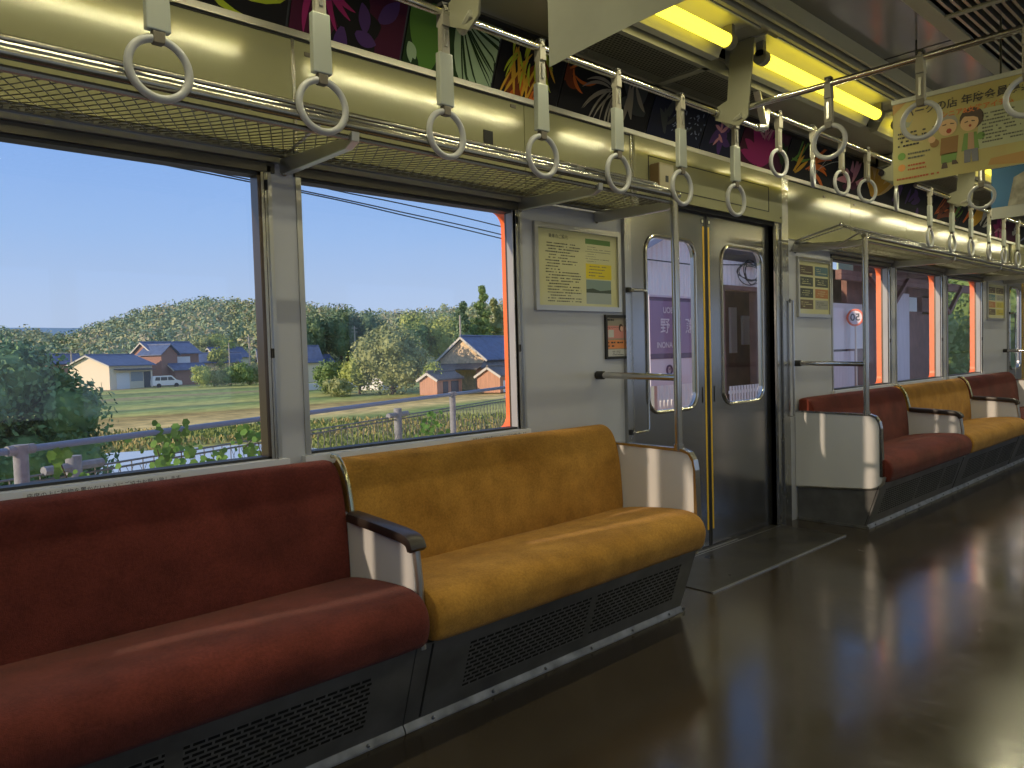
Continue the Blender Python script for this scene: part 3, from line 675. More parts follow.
def make_strap(ax, kind):
    """built around origin at the rail centre; ax = direction of ring plane"""
    a = Vector(ax); n = a.cross(Vector((0, 0, 1)))
    t = thing('hanging_strap', 'strap', 'hanging strap', (0, 0, 0), 'hanging straps')
    def bx(m_, w0, w1, th, z0, z1):
        P = [a*-w1/2+n*-th/2+Vector((0, 0, z0)), a*w1/2+n*-th/2+Vector((0, 0, z0)), a*w0/2+n*-th/2+Vector((0, 0, z1)), a*-w0/2+n*-th/2+Vector((0, 0, z1))]
        m_.extrude(P, n*th)
    if kind == 'long': zs, zr, Rr = (-0.12, -0.275), -0.357, 0.066
    elif kind == 'far': zs, zr, Rr = (-0.10, -0.235), -0.315, 0.058
    else: zs, zr, Rr = (None, None), -0.222, 0.062
    lo = zs[0] if zs[0] else zr+Rr
    m_ = MB().use(STRAP)
    # loop round the rail
    m_.tube([a*0+n*0.017*math.cos(t_)+Vector((0, 0, 0.017*math.sin(t_))) for t_ in [i*math.pi/8 for i in range(9)]], 0.006, 6)
    P = []
    bx(m_, 0.022, 0.028, 0.030, lo*0.35, 0.006); bx(m_, 0.028, 0.030, 0.018, lo, lo*0.35)
    sp0 = m_.build('strap', parent=t, smooth=False)
    MB().use(RUBBER).box(-0.012, 0.012, -0.012, 0.012, 0.016, 0.026).build('clip', parent=sp0, smooth=False)
    bk = MB().use(ALU); bx(bk, 0.010, 0.010, 0.026, lo*0.85, lo*0.45); bk.build('buckle', parent=sp0, smooth=False)
    if zs[0]:
        s_ = MB().use(SLEEVE); bx(s_, 0.050, 0.054, 0.022, zs[1], zs[0]); sl0 = s_.build('sleeve', parent=t, smooth=False, bevel=0.003)
        c_ = MB().use(RUBBER); bx(c_, 0.026, 0.026, 0.016, zs[1]-0.02, zs[1]); c_.build('connector', parent=sl0, smooth=False)
    MB().use(RING).ring((0, 0, zr), a, (0, 0, 1), Rr, 0.0092, 40, 10).build('ring', parent=t); rg0 = t.children[-1] if False else [c for c in t.children if c.name.startswith('ring')][0]
    h = MB().use(BROWNP); bx(h, 0.028, 0.024, 0.022, zr+Rr-0.012, zr+Rr+0.014); h.build('ring_holder', parent=rg0, smooth=False, bevel=0.002)
    return t
proto = make_strap((1, 0, 0), 'long')
LS = ['hanging strap at the upper left, nearest the camera', 'second hanging strap from the left, over the pillar between the near windows', 'third hanging strap from the left, in front of the green leaf advert',
      'fourth hanging strap from the left, in front of the orange flower advert', 'fifth hanging strap from the left, right of the blank hanging sheet', 'sixth hanging strap from the left, above the near grab pole', 'seventh hanging strap from the left, last with a long sleeve before the doorway']
for k, (x, rz) in enumerate(zip((0.592, 0.998, 1.407, 1.815, 2.215, 2.625, 3.045), (0.02, -0.03, 0.04, -0.02, 0.03, 0, -0.04))):
    if k == 0: proto.location = (x, -0.45, 2.11); proto['label'] = LS[0]; proto.rotation_euler = (0, 0, rz)
    else: copy_tree(proto, (x, -0.45, 2.11), LS[k], rz)
sproto = make_strap((1, 0, 0), 'short')
SS = ['short hanging strap over the doorway, first right of the crossing bar start', 'narrow-looking short strap over the doorway, twisted edge-on', 'short hanging strap in front of the orange shell advert', 'short hanging strap right of the orange shell advert', 'short hanging strap half hidden by the printed poster']
for k, (x, rz) in enumerate(zip((3.445, 3.804, 4.15, 4.49, 4.93), (-0.15, 0.35, -0.2, -0.42, 0.25))):
    if k == 0: sproto.location = (x, -0.45, 2.20); sproto['label'] = SS[0]; sproto.rotation_euler = (0, 0, rz)
    else: copy_tree(sproto, (x, -0.45, 2.20), SS[k], rz)
fproto = make_strap((1, 0, 0), 'far')
FS = ['first of the edge-on straps below the printed poster, from the left', 'second of the edge-on straps below the printed poster, from the left', 'third of the edge-on straps below the printed poster, from the left', 'fourth of the edge-on straps below the printed poster, from the left', 'fifth of the edge-on straps, nearer the right edge', 'sixth of the edge-on straps, nearer the right edge', 'edge-on strap at the very right edge']
for k, (x, rz) in enumerate(zip((5.52, 5.97, 6.40, 6.857, 7.27, 7.70, 8.12), (0.03, -0.04, 0.0, 0.1, 0, -.05, .04))):
    if k == 0: fproto.location = (x, -0.45, 2.11); fproto['label'] = FS[0]; fproto.rotation_euler = (0, 0, rz)
    else: copy_tree(fproto, (x, -0.45, 2.11), FS[k], rz)
cproto = make_strap((0, 1, 0), 'short')
CS = ['hanging strap on the crossing bar, in front of the lit lamp tube', 'hanging strap on the crossing bar, in front of the printed poster', 'hanging strap on the crossing bar at the right edge of the photo', 'hanging strap on the crossing bar, out past the right edge', 'hanging strap on the far crossing bar, seen below the printed poster', 'hanging strap on the far crossing bar, beyond the printed poster']
for k, (x, y) in enumerate(((2.94, -0.92), (2.94, -1.252), (2.94, -1.575), (2.94, -1.90), (4.75, -0.96), (4.75, -1.4))):
    if k == 0: cproto.location = (x, y, 2.11); cproto['label'] = CS[0]
    else: copy_tree(cproto, (x, y, 2.11), CS[k], 0.0)

# ================================================================== lamps and ceiling vents
def lamp(x0, x1, y, label, my=lambda v: v):
    t = thing('fluorescent_lamp', label, 'lamp', ((x0+x1)/2, my(y), 2.3), 'fluorescent lamps')
    MB().use(TUBE).tube([(x0, my(y), 2.312), (x1, my(y), 2.312)], 0.027, 16).build('tube', parent=t, label='glowing yellow tube')  # radius widened beyond a real tube so the shape includes its bloom
    ld = bpy.data.lights.new('tube_light', 'AREA'); ld.shape = 'RECTANGLE'; ld.size = x1-x0-.04; ld.size_y = 0.008; ld.energy = LAMP_WATTS; ld.color = (1.0, 0.95, 0.66)
    lo = bpy.data.objects.new('tube_light', ld); COL.objects.link(lo); lo.parent = t; lo.location = (0, 0, -0.018)
    for xx, s_ in ((x0, -1), (x1, 1)):
        c = MB().use(mat('lamp_socket', (0.20, 0.19, 0.15), 0.5))
        c.tube([(xx-s_*0.004, my(y), 2.312), (xx+s_*0.035, my(y), 2.312)], 0.031, 12); c.box(xx+s_*.035, xx+s_*.012, my(y)-.018, my(y)+.018, 2.315, 2.375)
        c.build('socket', parent=t)
    r_ = MB().use(LAMPTRAY).extrude_x([(my(-0.485), 2.310), (my(-0.50), 2.288), (my(-0.535), 2.288), (my(-0.54), 2.300), (my(-0.58), 2.375), (my(-0.68), 2.375), (my(-0.715), 2.345), (my(-0.725), 2.345), (my(-0.725), 2.384), (my(-0.485), 2.384)], x0-0.08, x1+0.08)
    r_.build('reflector', parent=t, smooth=False)
LX = [(-1.44, -0.25), (0.06, 1.25), (1.505, 2.70), (2.995, 4.19), (4.5, 5.69), (5.99, 7.18), (7.48, 8.67), (8.97, 10.16), (10.46, 11.65)]
LL = ['lit lamp tube left of the blank sheet, above the top edge', 'lit lamp tube above the near red seat', 'lit yellow lamp tube partly behind the blank hanging sheet', 'lit yellow lamp tube seen whole above the doorway', 'lit lamp tube hidden behind the printed poster', 'lit lamp tube over the far yellow seat', 'lit lamp tube over the farthest red seat', 'lit lamp tube over the far door', 'lit lamp tube at the far end of the car']
for (a, b), l in zip(LX, LL): lamp(a, b, -0.62, l)
for (a, b), l in zip(LX, LL): lamp(a, b, -0.62, l.replace('lit', 'opposite row lit', 1), mir)
def vent(x0, x1, label):
    t = thing('ceiling_vent', label, 'vent', ((x0+x1)/2, -.39, 2.24), 'perforated ceiling vents')
    ya, yb, z = -0.482, -0.225, 2.262
    f = MB().use(mat('vent_frame', (0.22, 0.215, 0.16), 0.4)).box(x0, x1, ya-.004, ya+.02, z, 2.33).box(x0, x1, yb-.016, yb, z, 2.345)
    f.box(x0, x0+.02, ya, yb, z, 2.33).box(x1-.02, x1, ya, yb, z, 2.33)
    n = max(1, round((x1-x0)/0.85)); 
    for k in range(1, n): xx = x0+(x1-x0)*k/n; f.box(xx-.02, xx+.02, ya, yb, z, z+.01)
    f.use(DARK).box(x0+.02, x1-.02, ya+.02, yb-.016, z+.035, z+.04)
    f.build('frame', parent=t, smooth=False)
    uvbox(MB().use(PERFC).poly([(x0+.02, ya+.02, z+.002), (x1-.02, ya+.02, z+.002), (x1-.02, yb-.016, z+.002), (x0+.02, yb-.016, z+.002)]).build('grille', parent=t, smooth=False), 'x', 'y')
vent(2.14, 3.42, 'dark perforated ceiling vent beside the lit lamp tubes')
vent(5.2, 7.4, 'dark perforated ceiling vent behind the printed poster')
vent(8.2, 9.8, 'dark perforated ceiling vent at the far right')
# ================================================================== advert strip
def AD(x, v, k=0):
    off = 0.004+0.0006*k
    return (x, 0.002-0.084*v-off*0.93, 2.136+0.214*v-off*0.36)
def petal(m_, x, v, ang, L, W, k, bend=0.0, n=7):
    """tapered curved petal in ad plane; x in m, v in plane units (1 = 0.23 m)"""
    H = 0.23; l = []; r = []; a = ang; px, pv = x, v*H
    for i in range(n+1):
        t = i/n; wd = W*math.sin(math.pi*min(1, t*0.92+0.06))**0.8
        dx, dv = math.cos(a), math.sin(a); l.append((px-dv*wd/2, pv+dx*wd/2)); r.append((px+dv*wd/2, pv-dx*wd/2))
        px += dx*L/n; pv += dv*L/n; a += bend/n
    pts = l+r[::-1]
    pts = [(max(m_.x0, min(m_.x1, p)), max(0.0, min(H, q))) for p, q in pts]
    b = len(m_.v); m_.v += [AD(p, q/H, k) for p, q in pts]; N = n+1
    for i in range(n): m_.face([b+i, b+i+1, b+2*N-2-i, b+2*N-1-i])
def adcol(nm, c): return mat('print_'+nm, c, 0.55, spec=0.12)
PC = {'black': (0.010, 0.009, 0.011), 'dkgreen': (0.02, 0.045, 0.015), 'lime': (0.35, 0.42, 0.03), 'magenta': (0.30, 0.02, 0.13), 'wine': (0.06, 0.008, 0.03), 'violet': (0.07, 0.03, 0.14), 'leaf': (0.10, 0.22, 0.04),
      'mint': (0.34, 0.46, 0.30), 'amber': (0.55, 0.30, 0.03), 'orange': (0.55, 0.13, 0.02), 'rust': (0.16, 0.035, 0.01), 'grey': (0.26, 0.23, 0.19), 'navy': (0.012, 0.014, 0.035), 'star': (0.22, 0.26, 0.40), 'pink': (0.5, 0.22, 0.28), 'cream': (0.62, 0.42, 0.16), 'white': (0.45, 0.43, 0.40), 'slate': (0.05, 0.055, 0.06)}
def ad(x0, x1, base, label, recipe, seed):
    m_ = MB(); m_.x0 = x0+.004; m_.x1 = x1-.004; r_ = random.Random(seed)
    m_.use(adcol(base, PC[base])); m_.extrude([AD(x0+.003, 0), AD(x1-.003, 0), AD(x1-.003, 1), AD(x0+.003, 1)], (0, 0.002, 0.001))
    k = 0
    for (col, n, cx, cv, spr, ang, aspr, L, W, bend) in recipe:
        m_.use(adcol(col, PC[col]))
        for i in range(n):
            k += 1; t = i/max(1, n-1)-0.5
            petal(m_, x0+(x1-x0)*cx+r_.uniform(-spr, spr)*(x1-x0), cv+r_.uniform(-spr, spr), R(ang+aspr*t+r_.uniform(-6, 6)), L*r_.uniform(.8, 1.15), W*r_.uniform(.8, 1.2), min(k, 30)*0.25+0.5, R(bend))
    o = m_.build('advertising_poster', smooth=False); return tag(o, label, 'poster', 'flower photo posters along the top of the wall')
ads = [
 (-0.9, 0.12, 'black', 'flower photo poster left of the picture above the red seat', [('lime', 5, .3, .3, .1, 0, 160, .3, .02, 60)]),
 (0.125, 1.13, 'black', 'poster of curved yellow-green stems on black, first at the upper left', [('lime', 5, .70, .55, .05, -25, 50, .30, .018, 75), ('lime', 4, .72, .25, .05, 0, 30, .26, .014, 50), ('leaf', 4, .3, .4, .1, 20, 60, .35, .03, -60)]),
 (1.135, 1.56, 'wine', 'dark purple poster with magenta petals', [('black', 5, .55, .3, .1, 10, 300, .14, .10, 20), ('magenta', 5, .20, .85, .08, -60, 90, .16, .022, 30), ('violet', 5, .5, .4, .25, 40, 260, .10, .05, 20), ('pink', 3, .1, .5, .04, 80, 50, .14, .005, 60)]),
 (1.565, 1.99, 'dkgreen', 'poster of a broad green leaf and a pale striped fan leaf', [('leaf', 3, .25, .0, .04, 95, 20, .25, .10, 15), ('mint', 5, .52, .95, .0, -40, 62, .34, .13, 0), ('dkgreen', 14, .52, .95, .005, -40, 84, .34, .007, 10), ('mint', 2, .05, .35, .02, -60, 20, .06, .03, 0)]),
 (1.995, 2.36, 'black', 'poster of an orange and yellow bottlebrush flower', [('rust', 6, .5, .15, .2, 100, 60, .12, .06, 0), ('orange', 12, .5, .28, .30, -95, 40, .10, .018, 10), ('amber', 18, .45, .55, .28, -95, 70, .12, .013, 15), ('lime', 16, .45, .85, .26, -95, 90, .10, .012, 40)]),
 (2.365, 2.98, 'black', 'black poster with a wispy grey feathery flower', [('rust', 4, .06, .6, .1, 60, 160, .10, .05, 10), ('orange', 3, .05, .7, .06, -20, 90, .14, .015, 60), ('grey', 11, .52, .65, .05, 195, 120, .20, .012, 55), ('slate', 5, .8, .4, .15, 100, 120, .2, .07, 30), ('grey', 4, .72, .8, .04, -80, 50, .15, .03, 20)]),
 (2.985, 3.44, 'navy', 'dark blue poster with scattered star-like specks', [('slate', 6, .3, .3, .2, 60, 120, .14, .03, 30), ('star', 46, .68, .5, .28, 0, 360, .018, .006, 0)]),
 (3.445, 3.80, 'navy', 'dark blue poster with a small pink bloom', [('violet', 6, .5, .55, .12, 60, 300, .13, .05, 30), ('pink', 5, .45, .5, .07, 90, 260, .07, .02, 20)]),
 (3.805, 4.32, 'wine', 'poster of a magenta flower with fringed petals', [('magenta', 9, .45, .1, .06, 90, 130, .24, .06, 25), ('pink', 11, .45, .75, .09, 90, 120, .08, .010, 10), ('dkgreen', 4, .95, .3, .08, 120, 60, .14, .04, 20)]),
 (4.325, 5.02, 'black', 'black poster with orange and green bird-like blossom', [('leaf', 4, .2, .5, .1, 40, 80, .22, .02, 30), ('orange', 6, .45, .35, .06, 30, 70, .30, .022, -40), ('amber', 3, .2, .2, .05, 60, 50, .15, .03, 0), ('white', 2, .6, .3, .05, 45, 30, .3, .004, -30)]),
 (5.025, 5.45, 'black', 'dark poster with a dusty pink flower', [('pink', 9, .5, .3, .08, 80, 170, .18, .04, 30), ('wine', 5, .5, .3, .1, 90, 200, .1, .05, 0)]),
 (5.455, 6.15, 'black', 'poster of a large frilled orange and cream shell-shaped petal', [('cream', 9, .30, .25, .03, 85, 130, .34, .10, 10), ('amber', 6, .32, .15, .03, 80, 100, .26, .06, 10), ('violet', 5, .88, .2, .05, 80, 80, .18, .06, 10)]),
 (6.155, 6.85, 'black', 'almost black poster with faint violet shapes', [('violet', 6, .4, .4, .2, 60, 240, .14, .05, 20)]),
 (6.855, 7.60, 'black', 'black poster with curved red and orange streaks below the printed poster', [('orange', 6, .2, .2, .05, 45, 50, .5, .02, -50), ('rust', 5, .3, .1, .05, 45, 50, .4, .05, -40), ('leaf', 4, .85, .3, .1, 60, 50, .2, .03, 20)]),
 (7.605, 8.50, 'black', 'poster with orange and white diagonal petals', [('amber', 5, .4, .2, .05, 55, 40, .35, .07, 10), ('white', 5, .7, .3, .07, 60, 90, .25, .04, 40), ('orange', 3, .15, .2, .04, 60, 30, .3, .04, 0)]),
 (8.505, 9.50, 'wine', 'poster with pink and magenta ruffled petals at the right', [('magenta', 9, .3, .3, .1, 60, 200, .2, .05, 20), ('pink', 8, .35, .4, .12, 60, 260, .14, .03, 20), ('white', 6, .8, .4, .08, 60, 160, .14, .03, 30)]),
 (9.505, 10.6, 'black', 'far right black poster with pale lilac flower', [('star', 9, .4, .4, .1, 60, 260, .2, .03, 20), ('pink', 6, .8, .4, .1, 60, 200, .16, .03, 0)]),
]
for i, (a, b, c, l, rc) in enumerate(ads): ad(a, b, c, l, rc, 40+i)

# ================================================================== notices on the wall
def dashes(m_, x0, x1, ztop, zbot, rows, y, seed, hfrac=0.5, fill=0.8):
    r_ = random.Random(seed); dz = (ztop-zbot)/rows
    for i in range(rows):
        z = ztop-dz*(i+0.5); x = x0+r_.choice([0, 0, .008, .016])*(x1-x0)/.2; xe = x0+(x1-x0)*r_.choice([1, 1, .95, .7, .4, .85]) 
        while x < xe:
            wl = r_.uniform(.5, 1.4)*dz*hfrac*1.6; hh = dz*hfrac*r_.uniform(.7, 1)
            if r_.random() < fill: m_.box(x, min(xe, x+wl), y-0.0003, y, z-hh/2, z+hh/2)
            x += wl+dz*0.25
NPAPER = mat('notice_paper', (0.56, 0.53, 0.27), 0.45, coat=0.5); PALE = flat('pale_ink', (0.12, 0.12, 0.09))
def notice_frame(x0, x1, z0, z1, label, cells):
    t = thing('wall_notice', label, 'notice', ((x0+x1)/2, 0, z0))
    MB().use(ALU).holed(x0, x1, z0, z1, [(x0+.020, z0+.022), (x1-.020, z0+.022), (x1-.020, z1-.022), (x0+.020, z1-.022)], -0.016, -0.001).build('frame', parent=t, smooth=False)
    return t
x0, x1, z0, z1 = 2.200, 2.762, 1.273, 1.642
t = notice_frame(x0, x1, z0, z1, 'aluminium framed notice with text columns and a small sea photo, beside the door', None)
W_, H_ = x1-x0, z1-z0
m_ = MB().use(NPAPER).box(x0+.018, x1-.018, -0.006, -0.002, z0+.02, z1-.02)
m_.use(INK); dashes(m_, x0+.07, x0+.29, z1-.075, z0+.035, 21, -0.0062, 5, .42, .85)
m_.use(flat('notice_green', (0.10, 0.20, 0.04))).box(x0+.325, x1-.065, -.0064, -.006, z1-.068, z1-.045)
m_.use(PALE); dashes(m_, x0+.325, x1-.065, z1-.075, z1-.150, 7, -0.0062, 9, .3, .9)
m_.use(flat('notice_yellow', (0.66, 0.52, 0.02))).box(x0+.325, x1-.06, -.0064, -.006, z1-.222, z1-.155)
m_.use(PALE); dashes(m_, x0+.345, x1-.09, z1-.160, z1-.215, 4, -0.0066, 13, .35, .9)
m_.use(flat('photo_sky', (0.20, 0.27, 0.24))).box(x0+.325, x1-.065, -.0064, -.006, z1-.285, z1-.227)
m_.use(flat('photo_land', (0.05, 0.07, 0.05))).poly([(x0+.325, -.0066, z1-.285), (x0+.325, -.0066, z1-.270), (x0+.37, -.0066, z1-.265), (x0+.42, -.0066, z1-.275), (x1-.065, -.0066, z1-.268), (x1-.065, -.0066, z1-.285)])
m_.use(flat('photo_sea', (0.33, 0.37, 0.35))).box(x0+.325, x1-.065, -.0064, -.006, z1-.335, z1-.285)
m_.build('notice_sheet', parent=t, smooth=False)
textmesh('title', '乗車のご案内', 0.020, INK, WALLTXT(x0+.15, -0.0066, z1-.052), t)
# small framed card
x0, x1, z0, z1 = 2.648, 2.800, 1.056, 1.260
t = thing('small_notice', 'small black framed orange and pink card below the big notice', 'notice', (2.72, 0, 1.056))
MB().use(RUBBER).holed(x0, x1, z0, z1, [(x0+.012, z0+.012), (x1-.012, z0+.012), (x1-.012, z1-.012), (x0+.012, z1-.012)], -0.012, -0.001).build('frame', parent=t, smooth=False)
m_ = MB().use(flat('card_grey', (0.32, 0.28, 0.22))).box(x0+.01, x1-.01, -.005, -.001, z0+.01, z1-.01)
m_.use(flat('card_pink', (0.62, 0.25, 0.22))).box(x0+.018, x1-.018, -.0056, -.005, z0+.095, z1-.05)
m_.use(flat('card_orange', (0.72, 0.26, 0.09))).box(x0+.014, x1-.014, -.0056, -.005, z0+.048, z0+.088)
m_.use(flat('card_white', (0.55, 0.54, 0.52))).box(x0+.014, x1-.014, -.0056, -.005, z0+.012, z0+.044).box(x0+.022, x0+.062, -.0060, -.0056, z0+.10, z0+.135)
m_.use(INK); dashes(m_, x0+.02, x1-.02, z1-.016, z1-.03, 1, -.0058, 3, .7, .9); dashes(m_, x0+.02, x1-.05, z1-.055, z0+.14, 3, -.0062, 4, .4, .8); dashes(m_, x0+.02, x1-.02, z0+.084, z0+.052, 2, -.0062, 4, .45, .9); dashes(m_, x0+.05, x1-.02, z0+.04, z0+.015, 3, -.0062, 6, .4, .8)
m_.use(flat('card_hair', (0.06, 0.03, 0.025))).sphere((x1-.038, -.0065, z0+.145), .016, .0008, .018, 10, 6).use(flat('card_skin', (0.7, 0.42, 0.30))).sphere((x1-.034, -.0075, z0+.140), .011, .0006, .013, 10, 6)
m_.build('card', parent=t, smooth=False)
# sill labels
for (xx, zz, tx, sz, lb) in ((0.44, WZ0-0.018, '座席の上に荷物を置かないようにご協力お願い致します。', 0.0150, 'long white sill label with a line of black characters under the left window'), (1.99, WZ0-0.018, '座席の上に荷物を置かないようにご協力お願い致します。', 0.0115, 'white sill label with a line of black characters under the right window')):
    wdt = sz*13.2
    t = thing('sill_label', lb, 'label', (xx+(.28 if sz > .012 else 0)-(.0), -.028, zz))
    xc = xx+.12 if sz > .012 else xx-0.02
    MB().use(mat('label_white', (0.62, 0.63, 0.64), 0.4)).box(xc-wdt*1.02, xc+wdt*1.02, -0.0292, -0.0284, zz-0.011, zz+0.011).build('strip', parent=t, smooth=False)
    textmesh('lettering', tx, sz, INK, WALLTXT(xc, -0.0296, zz), t)
# far notices
def far_notice(x0, x1, z0, z1, label, seed):
    t = notice_frame(x0, x1, z0, z1, label, None); r_ = random.Random(seed)
    m_ = MB().use(NPAPER).box(x0+.018, x1-.018, -0.006, -0.002, z0+.02, z1-.02)
    xm = (x0+x1)/2
    cols = [(0.45, 0.38, 0.06), (0.12, 0.09, 0.06), (0.10, 0.18, 0.20), (0.38, 0.16, 0.06), (0.05, 0.06, 0.05), (0.30, 0.30, 0.26)]
    for (a, b) in ((x0+.03, xm-.015), (xm+.015, x1-.03)):
        for j in range(4):
            zt = z1-.05-(z1-z0-.09)*j/4; zb = zt-(z1-z0-.09)/4*0.82
            m_.use(flat('far_notice_%d' % r_.randrange(6), cols[0])) if False else None
            k = r_.randrange(6); m_.use(flat('notice_block_%d' % k, cols[k])).box(a, b, -.0064, -.006, zb, zt)
            m_.use(PALE if k in (0, 5) else NPAPER); dashes(m_, a+.02, b-.02, zt-.01, zb+.01, 3, -.0066, j+seed, .4, .8)
    m_.build('notice_sheet', parent=t, smooth=False)
far_notice(4.52, 4.985, 1.275, 1.655, 'aluminium framed pair of notices just beyond the sliding door', 3)
far_notice(8.50, 9.10, 1.30, 1.68, 'aluminium framed notices at the far right beside the last window', 8)
# box on the lintel
t = thing('intercom_box', 'small tan box mounted on the lintel above the near rack end', 'box', (3.05, -0.05, 1.88))
MB().use(mat('tan_box', (0.38, 0.33, 0.20), 0.4)).box(2.985, 3.10, -0.085, -0.029, 1.868, 1.99).build('case', parent=t, smooth=False, bevel=0.004)
MB().use(mat('box_side', (0.17, 0.11, 0.05), 0.4)).box(2.979, 2.985, -0.083, -0.031, 1.872, 1.986).build('side_plate', parent=t, smooth=False)
MB().use(RUBBER).box(3.03, 3.05, -0.088, -0.085, 1.90, 1.93).build('button', parent=t, smooth=False)

# ================================================================== hanging posters
def hanging(x, y0, y1, z0, z1, label, art):
    t = thing('hanging_poster', label, 'poster', (x, (y0+y1)/2, z1), 'posters hanging over the aisle')
    MB().use(mat('poster_clip', (0.52, 0.53, 0.46), 0.4)).box(x-.006, x+.006, y0-.004, y1+.004, z1-.004, z1+.016).build('top_clip', parent=t, smooth=False, bevel=.002)
    h = MB().use(RUBBER)
    h.tube([(x, (y0+y1)/2-.16, z1+.014), (x, (y0+y1)/2-.16, 2.42)], 0.004, 6).build('hanger', parent=t)
    MB().use(RUBBER).tube([(x, (y0+y1)/2+.16, z1+.014), (x, (y0+y1)/2+.16, 2.42)], 0.004, 6).build('hanger', parent=t)
    return t
t = hanging(3.60, -1.435, -0.917, 1.803, 2.165, 'printed yellow poster with two cartoon people hanging over the aisle', 1)
PX0 = 3.5985
def P3(u, v): return (PX0, -0.917-0.518*u, 1.803+0.362*v)     # u right, v up, as read by the viewer
def pp(m_, pts, k=1): m_.poly([(P3(u, v)[0]-0.0004*k,)+P3(u, v)[1:] for u, v in pts])
def disc(m_, u, v, r, k=1, sx=1.0, n=18): pp(m_, [(u+r*sx*math.cos(2*math.pi*i/n), v+r*1.43*math.sin(2*math.pi*i/n)) for i in range(n)], k)
m_ = MB().use(mat('poster_yellow', (0.45, 0.42, 0.16), 0.5, col2=(0.44, 0.33, 0.12), vscale=4)).box(3.599, 3.601, -1.435, -0.917, 1.803, 2.163)
m_.use(flat('poster_pale', (0.42, 0.43, 0.26))); pp(m_, [(0.64, .25), (.98, .25), (.98, .70), (.66, .70)], 1)
m_.use(flat('poster_orange', (0.46, 0.27, 0.09))); pp(m_, [(0.0, .86), (.12, 1), (0, 1)], 1); pp(m_, [(.72, .05), (1, 0), (1, .14), (.74, .12)], 1)
m_.use(flat('poster_green', (0.16, 0.32, 0.06))); disc(m_, .07, .34, .032, 2); m_.use(flat('poster_orange2', (0.70, 0.30, 0.08))); disc(m_, .07, .20, .030, 2)
def pdash(m_, u0, u1, v1, v0, rows, seed, fill=.85):
    r_ = random.Random(seed)
    for i in range(rows):
        v = v1-(v1-v0)*(i+.5)/rows; h = (v1-v0)/rows*.42; u = u0; ue = u0+(u1-u0)*r_.choice([1, .8, .95, .6])
        while u < ue:
            w_ = r_.uniform(.5, 1.4)*h*.9
            if r_.random() < fill: pp(m_, [(u, v-h/2), (min(ue, u+w_), v-h/2), (min(ue, u+w_), v+h/2), (u, v+h/2)], 3)
            u += w_+h*.2
m_.use(INK); pdash(m_, .04, .33, .64, .44, 4, 2); m_.use(PALE); pdash(m_, .68, .96, .66, .30, 9, 4); pdash(m_, .12, .34, .38, .28, 2, 8); m_.use(flat('poster_red', (.45, .10, .04))); pdash(m_, .12, .36, .24, .14, 2, 9); pdash(m_, .03, .62, .09, .04, 1, 12)
m_.use(flat('poster_bird', (0.30, 0.32, 0.22))); pp(m_, [(.05, .72), (.10, .76), (.14, .73), (.17, .78), (.13, .68), (.08, .68)], 2)
# two plain cartoon people
SK = flat('toon_skin', (0.66, 0.42, 0.22)); HG = flat('toon_grey_hair', (0.34, 0.32, 0.26)); HB = flat('toon_dark_hair', (0.10, 0.07, 0.05))
BR = flat('toon_brown', (0.28, 0.15, 0.05)); GR = flat('toon_green', (0.18, 0.30, 0.08)); SL = flat('toon_slate', (0.20, 0.20, 0.22)); MO = flat('toon_mouth', (0.35, 0.06, 0.03))
m_.use(BR); pp(m_, [(.37, .26), (.50, .26), (.51, .46), (.38, .46)], 2); disc(m_, .33, .42, .035, 3)
m_.use(SK); disc(m_, .31, .47, .028, 4); m_.use(GR); pp(m_, [(.38, .16), (.49, .16), (.50, .27), (.38, .27)], 2); m_.use(HB); pp(m_, [(.38, .10), (.43, .10), (.42, .17), (.39, .17)], 3); pp(m_, [(.46, .13), (.51, .13), (.49, .18), (.46, .18)], 3)
m_.use(HG); disc(m_, .43, .61, .080, 3, 0.95); m_.use(SK); disc(m_, .43, .575, .068, 5, 1.0); m_.use(MO); disc(m_, .44, .53, .020, 6); m_.use(HB); pp(m_, [(.39, .61), (.42, .62), (.42, .605), (.39, .60)], 6); pp(m_, [(.45, .62), (.48, .61), (.48, .60), (.45, .605)], 6)
m_.use(GR); pp(m_, [(.53, .26), (.66, .26), (.64, .46), (.55, .46)], 2); disc(m_, .67, .40, .030, 3); m_.use(flat('toon_shirt', (.45, .28, .16))); pp(m_, [(.575, .27), (.625, .27), (.62, .46), (.58, .46)], 4)
m_.use(SL); pp(m_, [(.55, .12), (.595, .12), (.60, .27), (.55, .27)], 3); pp(m_, [(.61, .12), (.655, .12), (.65, .27), (.60, .27)], 3)
m_.use(HB); disc(m_, .605, .62, .088, 3, 1.0); m_.use(SK); disc(m_, .59, .575, .066, 5); m_.use(HB); pp(m_, [(.53, .66), (.66, .70), (.67, .60), (.62, .64)], 6); pp(m_, [(.555, .59), (.58, .60), (.58, .585), (.555, .58)], 6); pp(m_, [(.605, .60), (.63, .59), (.63, .58), (.605, .585)], 6); m_.use(MO); disc(m_, .595, .54, .010, 6)
m_.build('printed_sheet', parent=t, smooth=False)
PM = lambda u, v: face_mtx((PX0-0.0022,)+P3(u, v)[1:], (0, -1, 0), (0, 0, 1))
textmesh('headline', 'パークの店 年度会員募集', 0.043, mat('headline_ink', (0.07, 0.06, 0.05), .5), PM(.56, .845), t, bold=.0009)
textmesh('subheadline', 'シニア&女性アイテム', 0.028, mat('subheadline_ink', (0.60, 0.18, 0.05), .5), PM(.64, .725), t, bold=.0006)
